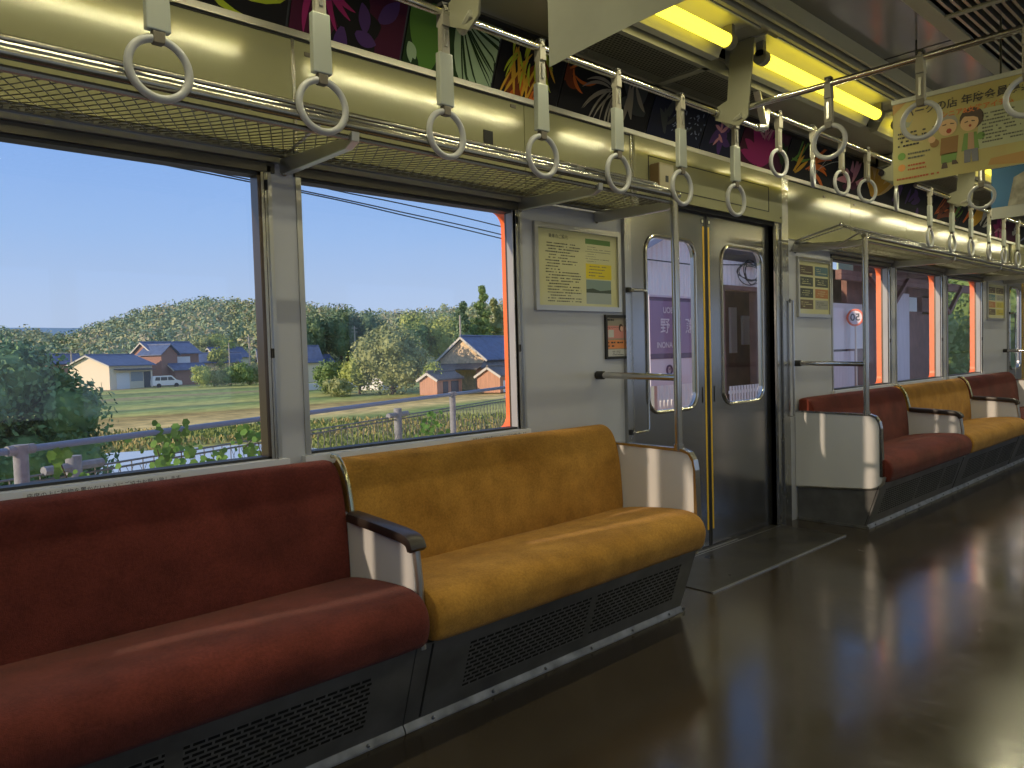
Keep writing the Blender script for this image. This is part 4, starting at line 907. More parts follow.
# blank hanging sheet near the camera, its lower edge curling
t = hanging(1.37, -1.435, -0.917, 1.803, 2.165, 'blank grey back of a hanging sheet, nearest the camera at the top edge', 0)
def sheet(u, v):
    y = -0.917-0.518*u; z = 2.165-0.362*v
    return (1.37+0.012*math.sin(u*3)*v-0.02*v*v*u, y, z+0.018*v*math.sin(u*2.6))
MB().use(mat('blank_sheet', (0.30, 0.30, 0.23), 0.6, var=0.12, vscale=5)).grid(sheet, 16, 10).build('sheet', parent=t, sharp=80).modifiers.new('solid', 'SOLIDIFY').thickness = 0.0012
t = hanging(5.10, -1.435, -0.917, 1.803, 2.100, 'poster with blue edge and a carved figure hanging behind the yellow poster', 2)
m_ = MB().use(flat('poster3_white', (0.48, 0.48, 0.42))).box(5.099, 5.101, -1.435, -0.917, 1.803, 2.10)
m_.use(flat('poster3_blue', (0.05, 0.16, 0.32))).box(5.098, 5.099, -1.435, -0.917, 1.87, 2.10)
m_.use(mat('poster3_stone', (0.30, 0.28, 0.22), 0.6, var=.5, vscale=16)); m_.poly([(5.0975, -1.0, 1.87), (5.0975, -1.40, 1.87), (5.0975, -1.40, 2.09), (5.0975, -1.15, 2.09), (5.0975, -1.03, 2.03)])
m_.use(INK)
for k in range(4): m_.box(5.0975, 5.0985, -1.18-k*.035, -1.16-k*.035, 1.835, 1.85)
m_.build('printed_sheet', parent=t, smooth=False)
# ================================================================== outside
GZ = -2.4
def ground_mat():
    m = bpy.data.materials.new('field_ground'); m.use_nodes = True; t = m.node_tree; b = t.nodes['Principled BSDF']; b.inputs['Roughness'].default_value = 0.9
    b.inputs['Specular IOR Level'].default_value = 0.1
    g = t.nodes.new('ShaderNodeNewGeometry'); s_ = t.nodes.new('ShaderNodeSeparateXYZ'); t.links.new(g.outputs['Position'], s_.inputs[0])
    n = t.nodes.new('ShaderNodeTexNoise'); n.inputs['Scale'].default_value = 0.12; n.inputs['Detail'].default_value = 5; t.links.new(g.outputs['Position'], n.inputs['Vector'])
    ma = t.nodes.new('ShaderNodeMath'); ma.operation = 'MULTIPLY_ADD'; ma.inputs[1].default_value = 6; t.links.new(n.outputs[0], ma.inputs[0])
    # plots of land run roughly across the view
    rot = t.nodes.new('ShaderNodeVectorMath'); rot.operation = 'DOT_PRODUCT'; rot.inputs[1].default_value = (-0.10, 0.995, 0); t.links.new(g.outputs['Position'], rot.inputs[0])
    t.links.new(rot.outputs['Value'], ma.inputs[2])
    mr = t.nodes.new('ShaderNodeMapRange'); mr.inputs[1].default_value = 3; mr.inputs[2].default_value = 133; t.links.new(ma.outputs[0], mr.inputs[0])
    cr = t.nodes.new('ShaderNodeValToRGB'); cr.color_ramp.interpolation = 'LINEAR'; el = cr.color_ramp.elements
    GR1 = (0.30, 0.40, 0.13); TAN = (0.78, 0.62, 0.28); DG = (0.19, 0.26, 0.11); YG = (0.52, 0.52, 0.18); BR = (0.36, 0.30, 0.18)
    el[0].position = 0; el[0].color = (*GR1, 1); el[1].position = 1; el[1].color = (*GR1, 1)
    for p_, c_ in ((0.17, GR1), (0.19, YG), (0.24, YG), (0.26, DG), (0.275, GR1), (0.30, TAN), (0.37, (0.40, 0.31, 0.12)), (0.385, YG), (0.42, GR1), (0.445, DG), (0.46, YG), (0.52, GR1), (0.545, DG), (0.56, GR1), (0.62, BR), (0.64, GR1), (0.72, DG), (0.74, YG), (0.80, GR1), (0.86, BR), (0.88, GR1)):
        e_ = el.new(p_); e_.color = (*c_, 1)
    t.links.new(mr.outputs[0], cr.inputs[0])
    n2 = t.nodes.new('ShaderNodeTexNoise'); n2.inputs['Scale'].default_value = 1.1; n2.inputs['Detail'].default_value = 8; t.links.new(g.outputs['Position'], n2.inputs['Vector'])
    mx = t.nodes.new('ShaderNodeMix'); mx.data_type = 'RGBA'; mx.blend_type = 'MULTIPLY'; mx.inputs['Factor'].default_value = 0.75
    c2 = t.nodes.new('ShaderNodeValToRGB'); c2.color_ramp.elements[0].position = .35; c2.color_ramp.elements[0].color = (.55, .55, .5, 1); c2.color_ramp.elements[1].position = .65; c2.color_ramp.elements[1].color = (1.25, 1.2, 1.1, 1)
    t.links.new(n2.outputs[0], c2.inputs[0]); t.links.new(cr.outputs[0], mx.inputs['A']); t.links.new(c2.outputs[0], mx.inputs['B']); t.links.new(mx.outputs['Result'], b.inputs['Base Color'])
    return m
GM = ground_mat()
def gfn(u, v):
    x = -300+900*u; y = 4+500*v*v; return (x, y, GZ+0.12*math.sin(x*.11)*math.sin(y*.15))
o = MB().use(GM).grid(gfn, 60, 60).build('ground', sharp=180); st(o, 'fields beyond the fence')
# platform beside the train
CONC = mat('platform_concrete', (0.52, 0.50, 0.46), 0.85, var=.15, vscale=3)
pl = MB().use(CONC).extrude([(-8, 0.22, -0.32), (60, 0.22, -0.32), (60, 10, -0.32), (15.0, 10.0, -0.32), (8.0, 6.95, -0.32), (0.9, 3.8, -0.32), (-8, 0.6, -0.32)][::1], (0, 0, -2.2))
st(pl.build('platform', smooth=False), 'station platform')
# small pond
wt = MB().use(mat('water', (0.55, 0.60, 0.66), 0.06, spec=1.0)).poly([(3.6, 20.0, GZ+.17), (10.5, 18.9, GZ+.17), (13.8, 22.0, GZ+.17), (12.8, 27.0, GZ+.17), (7.0, 29.5, GZ+.17), (4.2, 26, GZ+.17)])
tag(wt.build('pond', smooth=False), 'bright pond reflecting the sky behind the wire fence', 'pond')

# ---- foliage
def leafmat(name, c1, c2, scale=0.6):
    m = mat(name, c1, 0.6, 0, vscale=scale, col2=c2, spec=0.25); b = m.node_tree.nodes['Principled BSDF']
    g = m.node_tree.nodes.new('ShaderNodeTexNoise'); return m
def foliage_mb(clumps, leaf, seed, core=True, core_s=0.74):
    r_ = random.Random(seed); m_ = MB()
    for (cx, cy, cz, rx, ry, rz, n) in clumps:
        if core: m_.sphere((cx, cy, cz), rx*core_s, ry*core_s, rz*core_s, 10, 7, 0.10, r_)
        for _ in range(n):
            z = r_.uniform(-1, 1); a = r_.uniform(0, 2*math.pi); s = math.sqrt(1-z*z); d = Vector((s*math.cos(a), s*math.sin(a), z))
            k = r_.uniform(0.70, 1.12)*(1+0.07*math.sin(a*5+z*4)+.05*math.sin(a*9))
            p = Vector((cx+d.x*rx*k, cy+d.y*ry*k, cz+d.z*rz*k))
            q = Vector((r_.gauss(0, 1), r_.gauss(0, 1), r_.gauss(0, 1))); nn = (d*0.8+q*0.6).normalized(); t1 = nn.cross(Vector((r_.gauss(0, 1), r_.gauss(0, 1), r_.gauss(0, 1)))).normalized(); t2 = nn.cross(t1)
            L = leaf*r_.uniform(.6, 1.3); W = L*0.55; b = len(m_.v)
            m_.v += [tuple(p-t1*L/2), tuple(p+t2*W/2), tuple(p+t1*L/2), tuple(p-t2*W/2)]; m_.face((b, b+1, b+2, b+3))
    return m_
LM = {'deep': leafmat('leaf_deep_green', (0.065, 0.15, 0.075), (0.20, 0.35, 0.14), 2.5), 'mid': leafmat('leaf_mid_green', (0.11, 0.19, 0.06), (0.24, 0.34, 0.10), .5),
      'light': leafmat('leaf_light_green', (0.25, 0.33, 0.08), (0.44, 0.48, 0.14), .6), 'olive': leafmat('leaf_olive', (0.21, 0.26, 0.10), (0.38, 0.40, 0.17), .5), 'dark': leafmat('leaf_dark_pine', (0.08, 0.15, 0.085), (0.17, 0.26, 0.12), .3),
      'vine': leafmat('leaf_vine', (0.10, 0.24, 0.04), (0.20, 0.38, 0.08), 9.0)}
BARK = mat('bark', (0.08, 0.06, 0.04), 0.9)
def tree(name, label, cat, clumps, leaf, m, seed, group=None, trunk=None, core=True):
    c = clumps[0]; t = thing(name, label, cat, (c[0], c[1], GZ), group)
    foliage_mb(clumps, leaf, seed, core).build('foliage', LM[m], t, smooth=False)
    if trunk: MB().use(BARK).tube([(c[0], c[1], GZ-.05), (c[0]+.1, c[1], (GZ+c[2])/2), (c[0], c[1], c[2])], trunk, 8).build('trunk', parent=t)
    return t
# big tree at the left
r_ = random.Random(3); cl = [(0.6, 10.5, 0.0, 1.9, 1.6, 1.3, 3500)]
for k in range(16):
    a = r_.uniform(-2.4, 1.0); e_ = r_.uniform(-.9, 1.0); cl.append((0.6+1.75*math.cos(a)*math.sqrt(1-e_*e_*.6), 10.3+1.2*math.sin(a)*.8, 0.0+e_*1.15, r_.uniform(.45, .8), .6, r_.uniform(.4, .6), 700))
cl += [(2.55, 9.7, 0.45, .55, .5, .5, 650), (2.5, 9.7, -.2, .6, .5, .5, 650), (2.45, 9.6, -0.75, .7, .6, .45, 650), (2.75, 9.5, -0.95, .5, .4, .3, 320), (1.9, 9.9, 1.0, .5, .5, .4, 500), (2.5, 9.9, .85, .25, .25, .25, 160)]
tree('broadleaf_tree', 'dense dark green tree filling the left edge behind the fence', 'tree', cl, 0.10, 'deep', 4, trunk=.16)
# middle distance
def crown(x, y, z, r, rz, n, seed):
    r_ = random.Random(seed); c = [(x, y, z, r*.86, r*.86, rz*.9, n)]
    for k in range(9):
        a = r_.uniform(0, 6.28); e_ = r_.uniform(-.5, .9); c.append((x+r*.62*math.cos(a), y+r*.62*math.sin(a), z+rz*.6*e_, r*.42, r*.42, rz*.38, n//5))
    return c
tree('broadleaf_tree', 'large round pale green tree left of the old farmhouse', 'tree', crown(40.6, 58.5, 0.9, 3.5, 3.75, 2600, 1), .34, 'olive', 5, trunk=.3)
tree('broadleaf_tree', 'small yellow-green tree at the left foot of the large round tree', 'tree', crown(39.0, 62, -0.2, 1.9, 2.2, 900, 2), .3, 'light', 6, trunk=.15)
tree('broadleaf_tree', 'dark shrub tree beside the blue roofed house in the right window', 'tree', crown(38.0, 66, -0.7, 1.7, 1.9, 900, 3), .3, 'mid', 7, trunk=.12)
tree('broadleaf_tree', 'yellow-green shrub to the right foot of the large round tree', 'tree', crown(41.6, 53.4, -0.9, 1.1, 1.6, 700, 8), .26, 'light', 17, trunk=.12)
gl = ['leftmost dark tree of the grove on the skyline in the right window', 'second dark tree from the left in the skyline grove', 'third dark tree from the left in the skyline grove', 'fourth dark tree from the left in the skyline grove', 'fifth dark tree from the left in the skyline grove', 'rightmost dark tree of the skyline grove']
for k, (x, h) in enumerate(((65.0, 10.4), (68.6, 9.8), (71.6, 10.8), (74.8, 11.3), (78.0, 10.6), (80.6, 9.4))):
    tree('broadleaf_tree', gl[k], 'tree', crown(x, 122+k % 2*3, h-5.5, 3.2, 5.6, 1000, 10+k), .6, 'dark', 20+k, 'grove on the skyline', .3)
gl = ['pale green tree directly right of the large round tree, against the hill', 'tall yellow-green tree above the farmhouse left gable', 'light green tree above the farmhouse roof ridge', 'green tree behind the tall utility pole', 'green tree right of the tall utility pole', 'bushy tree below the pines at the right edge of the window']
for k, (x, h, c) in enumerate(((66.5, 6.6, 'mid'), (70.0, 8.4, 'light'), (73.3, 7.8, 'light'), (76.0, 7.0, 'mid'), (79.2, 7.4, 'mid'), (83.0, 7.6, 'olive'))):
    tree('broadleaf_tree', gl[k], 'tree', crown(x, 92+k % 2*3, h-4.0, 2.9, 4.3, 1000, 30+k), .5, c, 30+k, 'trees behind the farmhouse', .3)
for k, (x, y, h, lb) in enumerate(((68.6, 77.5, 10.3, 'tall layered pine against the sky at the right of the window'), (71.8, 78, 8.6, 'second pine, lower, beside the window frame'), (65.2, 78, 8.0, 'thin pine left of the tall layered pine'))):
    c = []; r_ = random.Random(k)
    for j in range(9):
        u = j/8; c.append((x+r_.uniform(-.5, .5), y+r_.uniform(-.4, .4), 1.5+(h-1.5)*u, 1.7*(1-u*.72), 1.7*(1-u*.72), .6, 260))
    tree('pine_tree', lb, 'tree', c, .42, ['mid', 'olive', 'dark'][k], 60+k, 'pines', .18, True)
gl = ['cream-green bush right of the white van', 'round green bush second from the van', 'round green bush third from the van', 'dark green bush before the pale houses', 'last bush of the roadside row']
for k, (x, r, c) in enumerate(((40.6, 1.7, 'light'), (42.6, 1.5, 'olive'), (44.3, 1.7, 'mid'), (46.2, 1.9, 'mid'), (47.9, 1.4, 'olive'))):
    tree('bush', gl[k], 'bush', crown(x, 107, GZ+r*.95, r, r*1.05, 500, 50+k), .3, c, 50+k, 'roadside bushes')
gl = ['yellow-green tree behind the brown house roof, left', 'yellow-green tree behind the brown house roof, middle', 'yellow-green tree behind the brown house roof, right', 'round bright tree between the blue roofs']
for k, (x, y, h, r) in enumerate(((52.5, 152, 5.4, 3.4), (56.5, 153, 6.6, 3.6), (61, 152, 6.9, 3.4), (53.0, 133, 5.0, 1.9))):
    tree('broadleaf_tree', gl[k], 'tree', crown(x, y, h-3.2, r, 3.6 if k < 3 else 2.2, 800, 70+k), .5, 'light' if k != 1 else 'olive', 70+k, 'trees behind the brown house', .3)
tree('bush', 'straggly bush by the white guard wall in the right window', 'bush', crown(35.8, 60.5, GZ+.8, 1.5, 1.0, 600, 90), .22, 'olive', 90)

# ---- hills with forest
AZ = [(-60, .03), (-30, .046), (0, .048), (8.5, .046), (10.6, .044), (11.4, .039), (12.4, .041), (13.5, .048), (14.7, .0564), (17, .068), (20.4, .0785), (24.3, .0745), (27.9, .0705), (32.3, .062), (34.5, .060), (37.5, .0635), (42.5, .070), (60, .06), (85, .04)]
def slope(a):
    for (a0, s0), (a1, s1) in zip(AZ, AZ[1:]):
        if a0 <= a <= a1: return s0+(s1-s0)*(a-a0)/(a1-a0)
    return .04
def hill(u, v):
    a = -60+145*u; Rr = 190+190*v; rz_ = slope(a)*360+1.0
    z = GZ+(rz_-GZ-5.5)*math.sin(min(1, v/0.85)*math.pi/2)**0.9 if v <= .85 else GZ+(rz_-GZ-5.5)*(1-(v-.85)*1.2)
    return (Rr*math.sin(R(a)), Rr*math.cos(R(a))-2.2, z)
HG_ = mat('hill_soil', (0.14, 0.19, 0.10), 0.9)
st(MB().use(HG_).grid(hill, 120, 14).build('hills', sharp=180), 'wooded hills')
fm = {c: MB() for c in range(4)}
fo = MB(); FM = [leafmat('canopy_%d' % i, a, b, .25) for i, (a, b) in enumerate((((.25, .33, .18), (.38, .45, .24)), ((.34, .38, .18), (.50, .50, .26)), ((.18, .28, .18), (.28, .38, .22)), ((.36, .34, .22), (.46, .42, .26))))]  # canopy colours lightened, painting the distance haze into the leaves
r_ = random.Random(12); 
for i in range(9000):
    u = r_.uniform(.05, .98); v = r_.random()**.75*.95
    if not (0.40 < u < 0.74) and r_.random() < .8: continue
    x, y, z = hill(u, v); fo.use(FM[r_.choice([0, 0, 1, 1, 2, 2, 3])]); s = r_.uniform(1.2, 2.6); hh = s*r_.uniform(.8, 1.7)
    for k in range(27):
        zz = r_.uniform(-.2, 1); a = r_.uniform(0, 6.283); q = math.sqrt(1-zz*zz)
        p = Vector((x+q*math.cos(a)*s, y+q*math.sin(a)*s, z+.5+(zz+.3)*hh)); nn = Vector((q*math.cos(a)+r_.gauss(0, .35), q*math.sin(a)+r_.gauss(0, .35), zz+r_.gauss(0, .35))).normalized()
        t1 = nn.cross(Vector((r_.gauss(0, 1), r_.gauss(0, 1), r_.gauss(0, 1)))).normalized()*r_.uniform(.25, .6); t2 = nn.cross(t1)*.8; b = len(fo.v)
        fo.v += [tuple(p-t1), tuple(p+t2), tuple(p+t1), tuple(p-t2)]; fo.face((b, b+1, b+2, b+3))
tag(fo.build('forest_canopy', smooth=False), 'mixed green and brown forest covering the hills', 'forest', kind='stuff')
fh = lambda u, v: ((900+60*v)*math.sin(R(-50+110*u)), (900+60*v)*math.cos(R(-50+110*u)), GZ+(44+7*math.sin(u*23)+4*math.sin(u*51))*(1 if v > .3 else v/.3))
st(MB().use(mat('distant_ridge', (0.22, 0.36, 0.50), 0.9)).grid(fh, 60, 3).build('hills', sharp=180), 'distant blue ridge')  # blue base colour stands in for the air haze over the ridge
# weeds between fence and fields
wd = MB(); WM = [leafmat('weed_%d' % i, a, b, 1.5) for i, (a, b) in enumerate((((.17, .23, .06), (.28, .32, .09)), ((.34, .29, .11), (.44, .36, .15)), ((.10, .16, .05), (.18, .24, .08))))]
for i in range(26000):
    d = 15+27*r_.random()**1.1; a = R(r_.uniform(2, 52)); x = d*math.sin(a); y = d*math.cos(a)
    if 3.0 < x < 14 and 18 < y < 30: continue
    wd.use(WM[0 if (math.sin(x*.5)+math.sin(y*.7+x*.2)) > 0.2 else (1 if r_.random() < .6 else 2)]); h = r_.uniform(.06, .24); b = len(wd.v); t_ = r_.uniform(0, 3.14); w2 = r_.uniform(.03, .08)
    dx, dy = math.cos(t_)*w2, math.sin(t_)*w2; lx, ly = r_.uniform(-.1, .1), r_.uniform(-.1, .1)
    wd.v += [(x-dx, y-dy, GZ), (x+dx, y+dy, GZ), (x+dx*.4+lx, y+dy*.4+ly, GZ+h), (x-dx*.4+lx, y-dy*.4+ly, GZ+h)]; wd.face((b, b+1, b+2, b+3))
tag(wd.build('weeds', smooth=False), 'tall grass and weeds between the fence and the fields', 'grass', kind='stuff')

# ---- fences on the platform edge
FPAINT = mat('fence_pipe', (0.20, 0.26, 0.36), 0.5); FPOST = mat('fence_concrete', (0.27, 0.28, 0.30), 0.8, var=.15, vscale=20); FW = mat('fence_wire', (0.20, 0.20, 0.20), 0.5, .5)
A0, A1 = Vector((-1.9, 2.33, 0)), Vector((9.6, 7.456, 0)); ua = (A1-A0).normalized()
t = thing('pipe_fence', 'blue-grey pipe railing running along the platform edge', 'fence', (0.94, 3.6, -.32))
MB().use(FPAINT).tube([A0+Vector((0, 0, .552)), A1+Vector((0, 0, .552))], 0.024, 10).build('top_rail', parent=t)
for s in (-2.6, 0.0, 2.72, 6.14, 8.2):
    p = Vector((0.95, 3.6, 0))+ua*s
    if p.x < -1.9 or p.x > 9.5: continue
    MB().use(FPOST).tube([p+Vector((0, 0, -.32)), p+Vector((0, 0, .56))], 0.045, 10).tube([p+Vector((0, 0, .54)), p+Vector((0, 0, .585))], 0.050, 10).build('post', parent=t)
    MB().use(FPOST).tube([p-ua*.09+Vector((0, 0, .552)), p+ua*.09+Vector((0, 0, .552))], 0.034, 10).build('joint', parent=t)
B0, B1 = Vector((-1.5, 3.39, 0)), Vector((10.5, 8.77, 0)); ub = (B1-B0).normalized()
t = thing('wire_fence', 'low wire mesh fence with capped posts behind the pipe railing', 'fence', (1.5, 4.73, -.32))
LB = (B1-B0).length
m_ = MB().use(FW)
for z in (.20, .245): m_.tube([B0+Vector((0, 0, z)), B1+Vector((0, 0, z))], 0.010, 5)
n = int(LB/.12)
for i in range(n+1):
    p = B0+ub*(i*.12); m_.tube([p+Vector((0, 0, -.85)), p+Vector((0, 0, .245))], 0.0052, 4)
for i in range(int(LB/.14)):
    p = B0+ub*(i*.14); q = p+ub*.5; m_.tube([p+Vector((0, 0, -.85)), q+Vector((0, 0, .2))], 0.003, 3); m_.tube([q+Vector((0, 0, -.85)), p+Vector((0, 0, .2))], 0.003, 3)
m_.build('wire_mesh', parent=t, smooth=False)
for s in (0.0, 4.93+.1, 9.2):
    p = Vector((1.5, 4.73, 0))+ub*s
    MB().use(FPOST).tube([p+Vector((0, 0, -.85)), p+Vector((0, 0, .36))], 0.06, 10).build('post', parent=t)
    MB().use(FPOST).tube([p-ub*.26+Vector((0, 0, .27)), p+ub*.26+Vector((0, 0, .27))], 0.038, 8).build('cap_arm', parent=t)
def vine(lb, pts, n, seed):
    t = thing('climbing_vine', lb, 'vine', pts[0], 'vines on the fence')
    r_ = random.Random(seed); m_ = MB()
    for _ in range(n):
        c = r_.choice(pts); p = Vector((c[0]+r_.gauss(0, .09), c[1]+r_.gauss(0, .06), c[2]+r_.gauss(0, .07))); s = r_.uniform(.018, .040)
        nn = Vector((r_.gauss(-.2, .4), -1, r_.gauss(.3, .4))).normalized(); t1 = nn.cross(Vector((0, 0, 1))).normalized(); t2 = nn.cross(t1); b = len(m_.v)
        m_.v += [tuple(p+t1*s*math.cos(a_)*(1 if k % 2 else .8)+t2*s*math.sin(a_)) for k, a_ in enumerate([i*math.pi/3 for i in range(6)])]; m_.face(range(b, b+6))
    m_.build('leaves', LM['vine'], t, smooth=False)
    MB().use(BARK).tube([Vector(q) for q in sorted(pts)]+[Vector(sorted(pts)[-1])+Vector((0, 0, -.2))], 0.005, 5).build('stem', parent=t)
vine('green vine leaves hanging from the railing in the middle of the left window', [(1.93, 4.03, .45), (2.1, 4.1, .52), (2.15, 4.12, .36), (2.0, 4.06, .40), (1.98, 4.05, .25)], 85, 1)
vine('vine leaves low on the railing right of the middle vine', [(2.35, 4.22, .18), (2.5, 4.28, .22), (2.6, 4.33, .10)], 60, 2)
vine('vine leaves at the right end of the left window', [(2.8, 4.42, .30), (2.95, 4.48, .40), (3.0, 4.5, .22)], 70, 3)
vine('pale vine leaves around the left concrete post', [(1.2, 3.71, .42), (1.35, 3.77, .30), (1.3, 3.75, .12), (1.45, 3.82, .2)], 60, 4)
vine('yellow-green vine on the wire fence behind the right railing post', [(6.0, 5.85, .25), (5.9, 5.8, .1), (6.1, 5.9, -.02)], 70, 5)

# ---- houses
ROOFB = mat('blue_roof_tiles', (0.085, 0.125, 0.24), 0.5, var=.2, vscale=1.5); ROOFG = mat('grey_roof_tiles', (0.13, 0.12, 0.12), 0.6, var=.2, vscale=2)
WC = mat('cream_wall', (0.85, 0.74, 0.56), 0.8); WB = mat('brown_wall', (0.34, 0.18, 0.14), 0.8, var=.1); WW = mat('white_wall', (0.85, 0.84, 0.82), 0.8); WR = mat('red_brown_boards', (0.52, 0.28, 0.18), 0.8, var=.2, vscale=3, stretch=(6, 6, .2)); WT = mat('timber_gable', (0.80, 0.60, 0.38), 0.8, var=.2, vscale=3)
WIN = mat('house_window', (0.30, 0.34, 0.38), 0.15); SHD = mat('garage_shade', (0.10, 0.10, 0.11), 0.8)
def house(lb, x, y, rot, w_, d, h, rh, wall, roof, front=(), side=(), name='house', group='village houses', oh=.45, z0=GZ, cat='house'):
    t = thing(name, lb, cat, (x, y, z0), group); c, s = math.cos(R(rot)), math.sin(R(rot))
    T = lambda a, b, zz: (x+a*c-b*s, y+a*s+b*c, z0+zz)
    m_ = MB().use(wall)
    P = [T(0, 0, 0), T(w_, 0, 0), T(w_, d, 0), T(0, d, 0), T(0, 0, h), T(w_, 0, h), T(w_, d, h), T(0, d, h), T(0, d/2, h+rh), T(w_, d/2, h+rh)]
    b = len(m_.v); m_.v += P
    for q in ((0, 1, 5, 4), (1, 2, 6, 9, 5), (2, 3, 7, 6), (3, 0, 4, 8, 7)): m_.face([b+i for i in q])
    m_.build('wall', parent=t, smooth=False)
    k = oh*rh/(d/2); r2 = MB().use(roof)
    for (ya, yb) in ((-oh, d/2), (d+oh, d/2)):
        za = h-k+.08; zb = h+rh+.08
        A = [T(-oh, ya, za), T(w_+oh, ya, za), T(w_+oh, yb, zb), T(-oh, yb, zb)]; r2.extrude(A, (0, 0, .14))
    r2.tube([T(-oh, d/2, h+rh+.22), T(w_+oh, d/2, h+rh+.22)], .13, 6)
    r2.build('roof', parent=t, smooth=False)
    tr = MB().use(mat('verge_white', (.6, .58, .52), .7)); tr.beam(T(-oh-.03, -oh, h-k+.05), T(-oh-.03, d/2, h+rh+.05), .06, .2).beam(T(-oh-.03, d+oh, h-k+.05), T(-oh-.03, d/2, h+rh+.05), .06, .2); tr.build('verge_board', parent=t, smooth=False)
    for (a0, a1, c0, c1, mm) in front:
        MB().use(mm).extrude([T(a0, -.04, c0), T(a1, -.04, c0), T(a1, -.04, c1), T(a0, -.04, c1)], (.05*-s*-1, .05*c, 0)).build('window' if mm in (WIN, WW) else 'door', parent=t, smooth=False)
    for (b0, b1, c0, c1, mm) in side:
        MB().use(mm).extrude([T(-.04, b0, c0), T(-.04, b1, c0), T(-.04, b1, c1), T(-.04, b0, c1)], (.05*c, .05*s, 0)).build('window' if mm in (WIN, WW) else 'door', parent=t, smooth=False)
    return T, t
T, t = house('low cream building with blue roof and open garage front, left of the van', 30.6, 116, 30, 8.2, 7.6, 3.5, 1.45, WC, ROOFB, front=[(1.2, 3.6, 0, 2.4, WW), (3.9, 6.2, 1.1, 2.5, WIN), (6.4, 7.8, 0, 2.5, SHD)], group='village houses')
MB().use(SHD).extrude([T(.8, -.9, 2.75), T(8.0, -.9, 2.75), T(8.0, 0, 2.9), T(.8, 0, 2.9)], (0, 0, .1)).build('canopy', parent=t, smooth=False)
_, main_h = house('brown two-storey house with blue roof behind the white van', 39.6, 125, 12, 7.8, 6.5, 5.3, 1.7, WB, ROOFB, front=[(2.2, 6.2, 3.3, 4.7, WW)])
_, wing = house('wing', 38.0, 126.5, -62, 4.2, 3.4, 5.2, 1.3, WB, ROOFB, side=[(.9, 2.5, 3.2, 4.7, WW), (.4, 1.2, .9, 2, WW)])
_, porch = house('porch', 41.8, 122.2, 12, 5.4, 2.6, 2.6, .7, WB, ROOFB, front=[(2.8, 4.6, .5, 1.9, WW)])
def join_house(main, subs):
    for nm, sub in subs:
        for ch in list(sub.children):
            mw = Matrix.Translation(sub.location) @ ch.matrix_parent_inverse; ch.parent = main; ch.matrix_parent_inverse = Matrix.Translation(-main.location) @ mw
            ch.name = nm+'_'+ch.name.split('.')[0]
        bpy.data.objects.remove(sub)
join_house(main_h, (('wing', wing), ('porch', porch)))
house('blue-roofed house right of the brown house', 49.5, 133, -18, 7, 6, 3.6, 1.5, WT, ROOFB, side=[(1, 2.4, 1, 2.4, WIN)])
house('house with long blue roof behind the bushes', 58.0, 146, 8, 6.8, 6, 4.6, 1.8, WC, ROOFB, front=[(1, 3, 1.2, 2.6, WIN)])
house('pale gabled house near the window frame', 58.2, 127, -20, 5.4, 5, 3.6, 1.9, WC, ROOFB, side=[(1.2, 3.2, 1, 2.2, WIN)])
house('cream gabled house with orange-lit wall at the pillar', 54.0, 107, -10, 5, 4.4, 3.4, 2.2, WC, ROOFB, side=[(1, 2, 1, 2, WW)])
house('distant pink-walled house with blue roof in the left window', 31.5, 158, 0, 5, 5, 4.2, 1.6, mat('pink_wall', (.45, .25, .2), .8), ROOFB, front=[(1, 2, 2, 3, WW)])
house('blue-roofed house at the left edge of the right window', 63.5, 124, 5, 6.0, 6, 3.6, 2.2, WW, ROOFB, front=[(1, 4.5, .8, 2.0, WIN)])
house('lower blue-roofed annexe at the left edge of the right window', 62.4, 118, 5, 6.2, 5, 2.5, 1.7, WW, ROOFB, front=[(1, 4, .6, 1.6, WIN)])
T, t = house('big old farmhouse with timber gable and wide dark blue roof', 49.2, 54.6, 17, 14, 5.6, 3.15, 2.15, WT, ROOFB, front=[(1, 3, .4, 1.8, SHD)], group='farm buildings', oh=.35)
MB().use(ROOFG).extrude([T(-2.0, -.6, 2.2), T(14, -1.6, 1.9), T(14, 0, 2.9), T(-.3, 0, 2.9)], (0, 0, .12)).build('lower_roof', parent=t, smooth=False)
MB().use(ROOFG).extrude([T(-2.2, -.3, 2.1), T(-.1, -.3, 2.6), T(-.1, 5.9, 2.6), T(-2.2, 5.9, 2.1)], (0, 0, .12)).build('side_roof', parent=t, smooth=False)
MB().use(WR).extrude([T(-1.9, 0, 0), T(-.1, 0, 0), T(-.1, 0, 2.3), T(-1.9, 0, 2.1)], (.1, .1, 0)).build('side_wall', parent=t, smooth=False)
house('small red-brown gabled shed left of the farmhouse', 40.7, 51.6, 17, 4.0, 1.95, 1.35, .55, WR, ROOFG, front=[(.9, 1.7, 0, 1.2, SHD), (2.2, 3.4, 0, 1.2, SHD)], name='shed', group='farm buildings', oh=.2, cat='shed')
house('red-brown gabled shed right of the lamp post', 46.0, 49.0, 17, 4.2, 2.5, 1.5, .75, WR, ROOFG, front=[(.5, 1.3, 0, 1.1, WW)], name='shed', group='farm buildings', oh=.2, cat='shed')
house('white-walled shed peeping between the round tree and the farmhouse', 44.4, 66, 20, 3, 3.2, 3.3, 1.0, WW, ROOFG, name='shed', group='farm buildings', oh=.25, cat='shed')
t = thing('guard_wall', 'low white roadside wall in the right window', 'wall', (37, 74, GZ)); MB().use(WW).beam((34, 72, GZ+.55), (50, 79, GZ+.45), .2, .75).build('wall_run', parent=t, smooth=False)
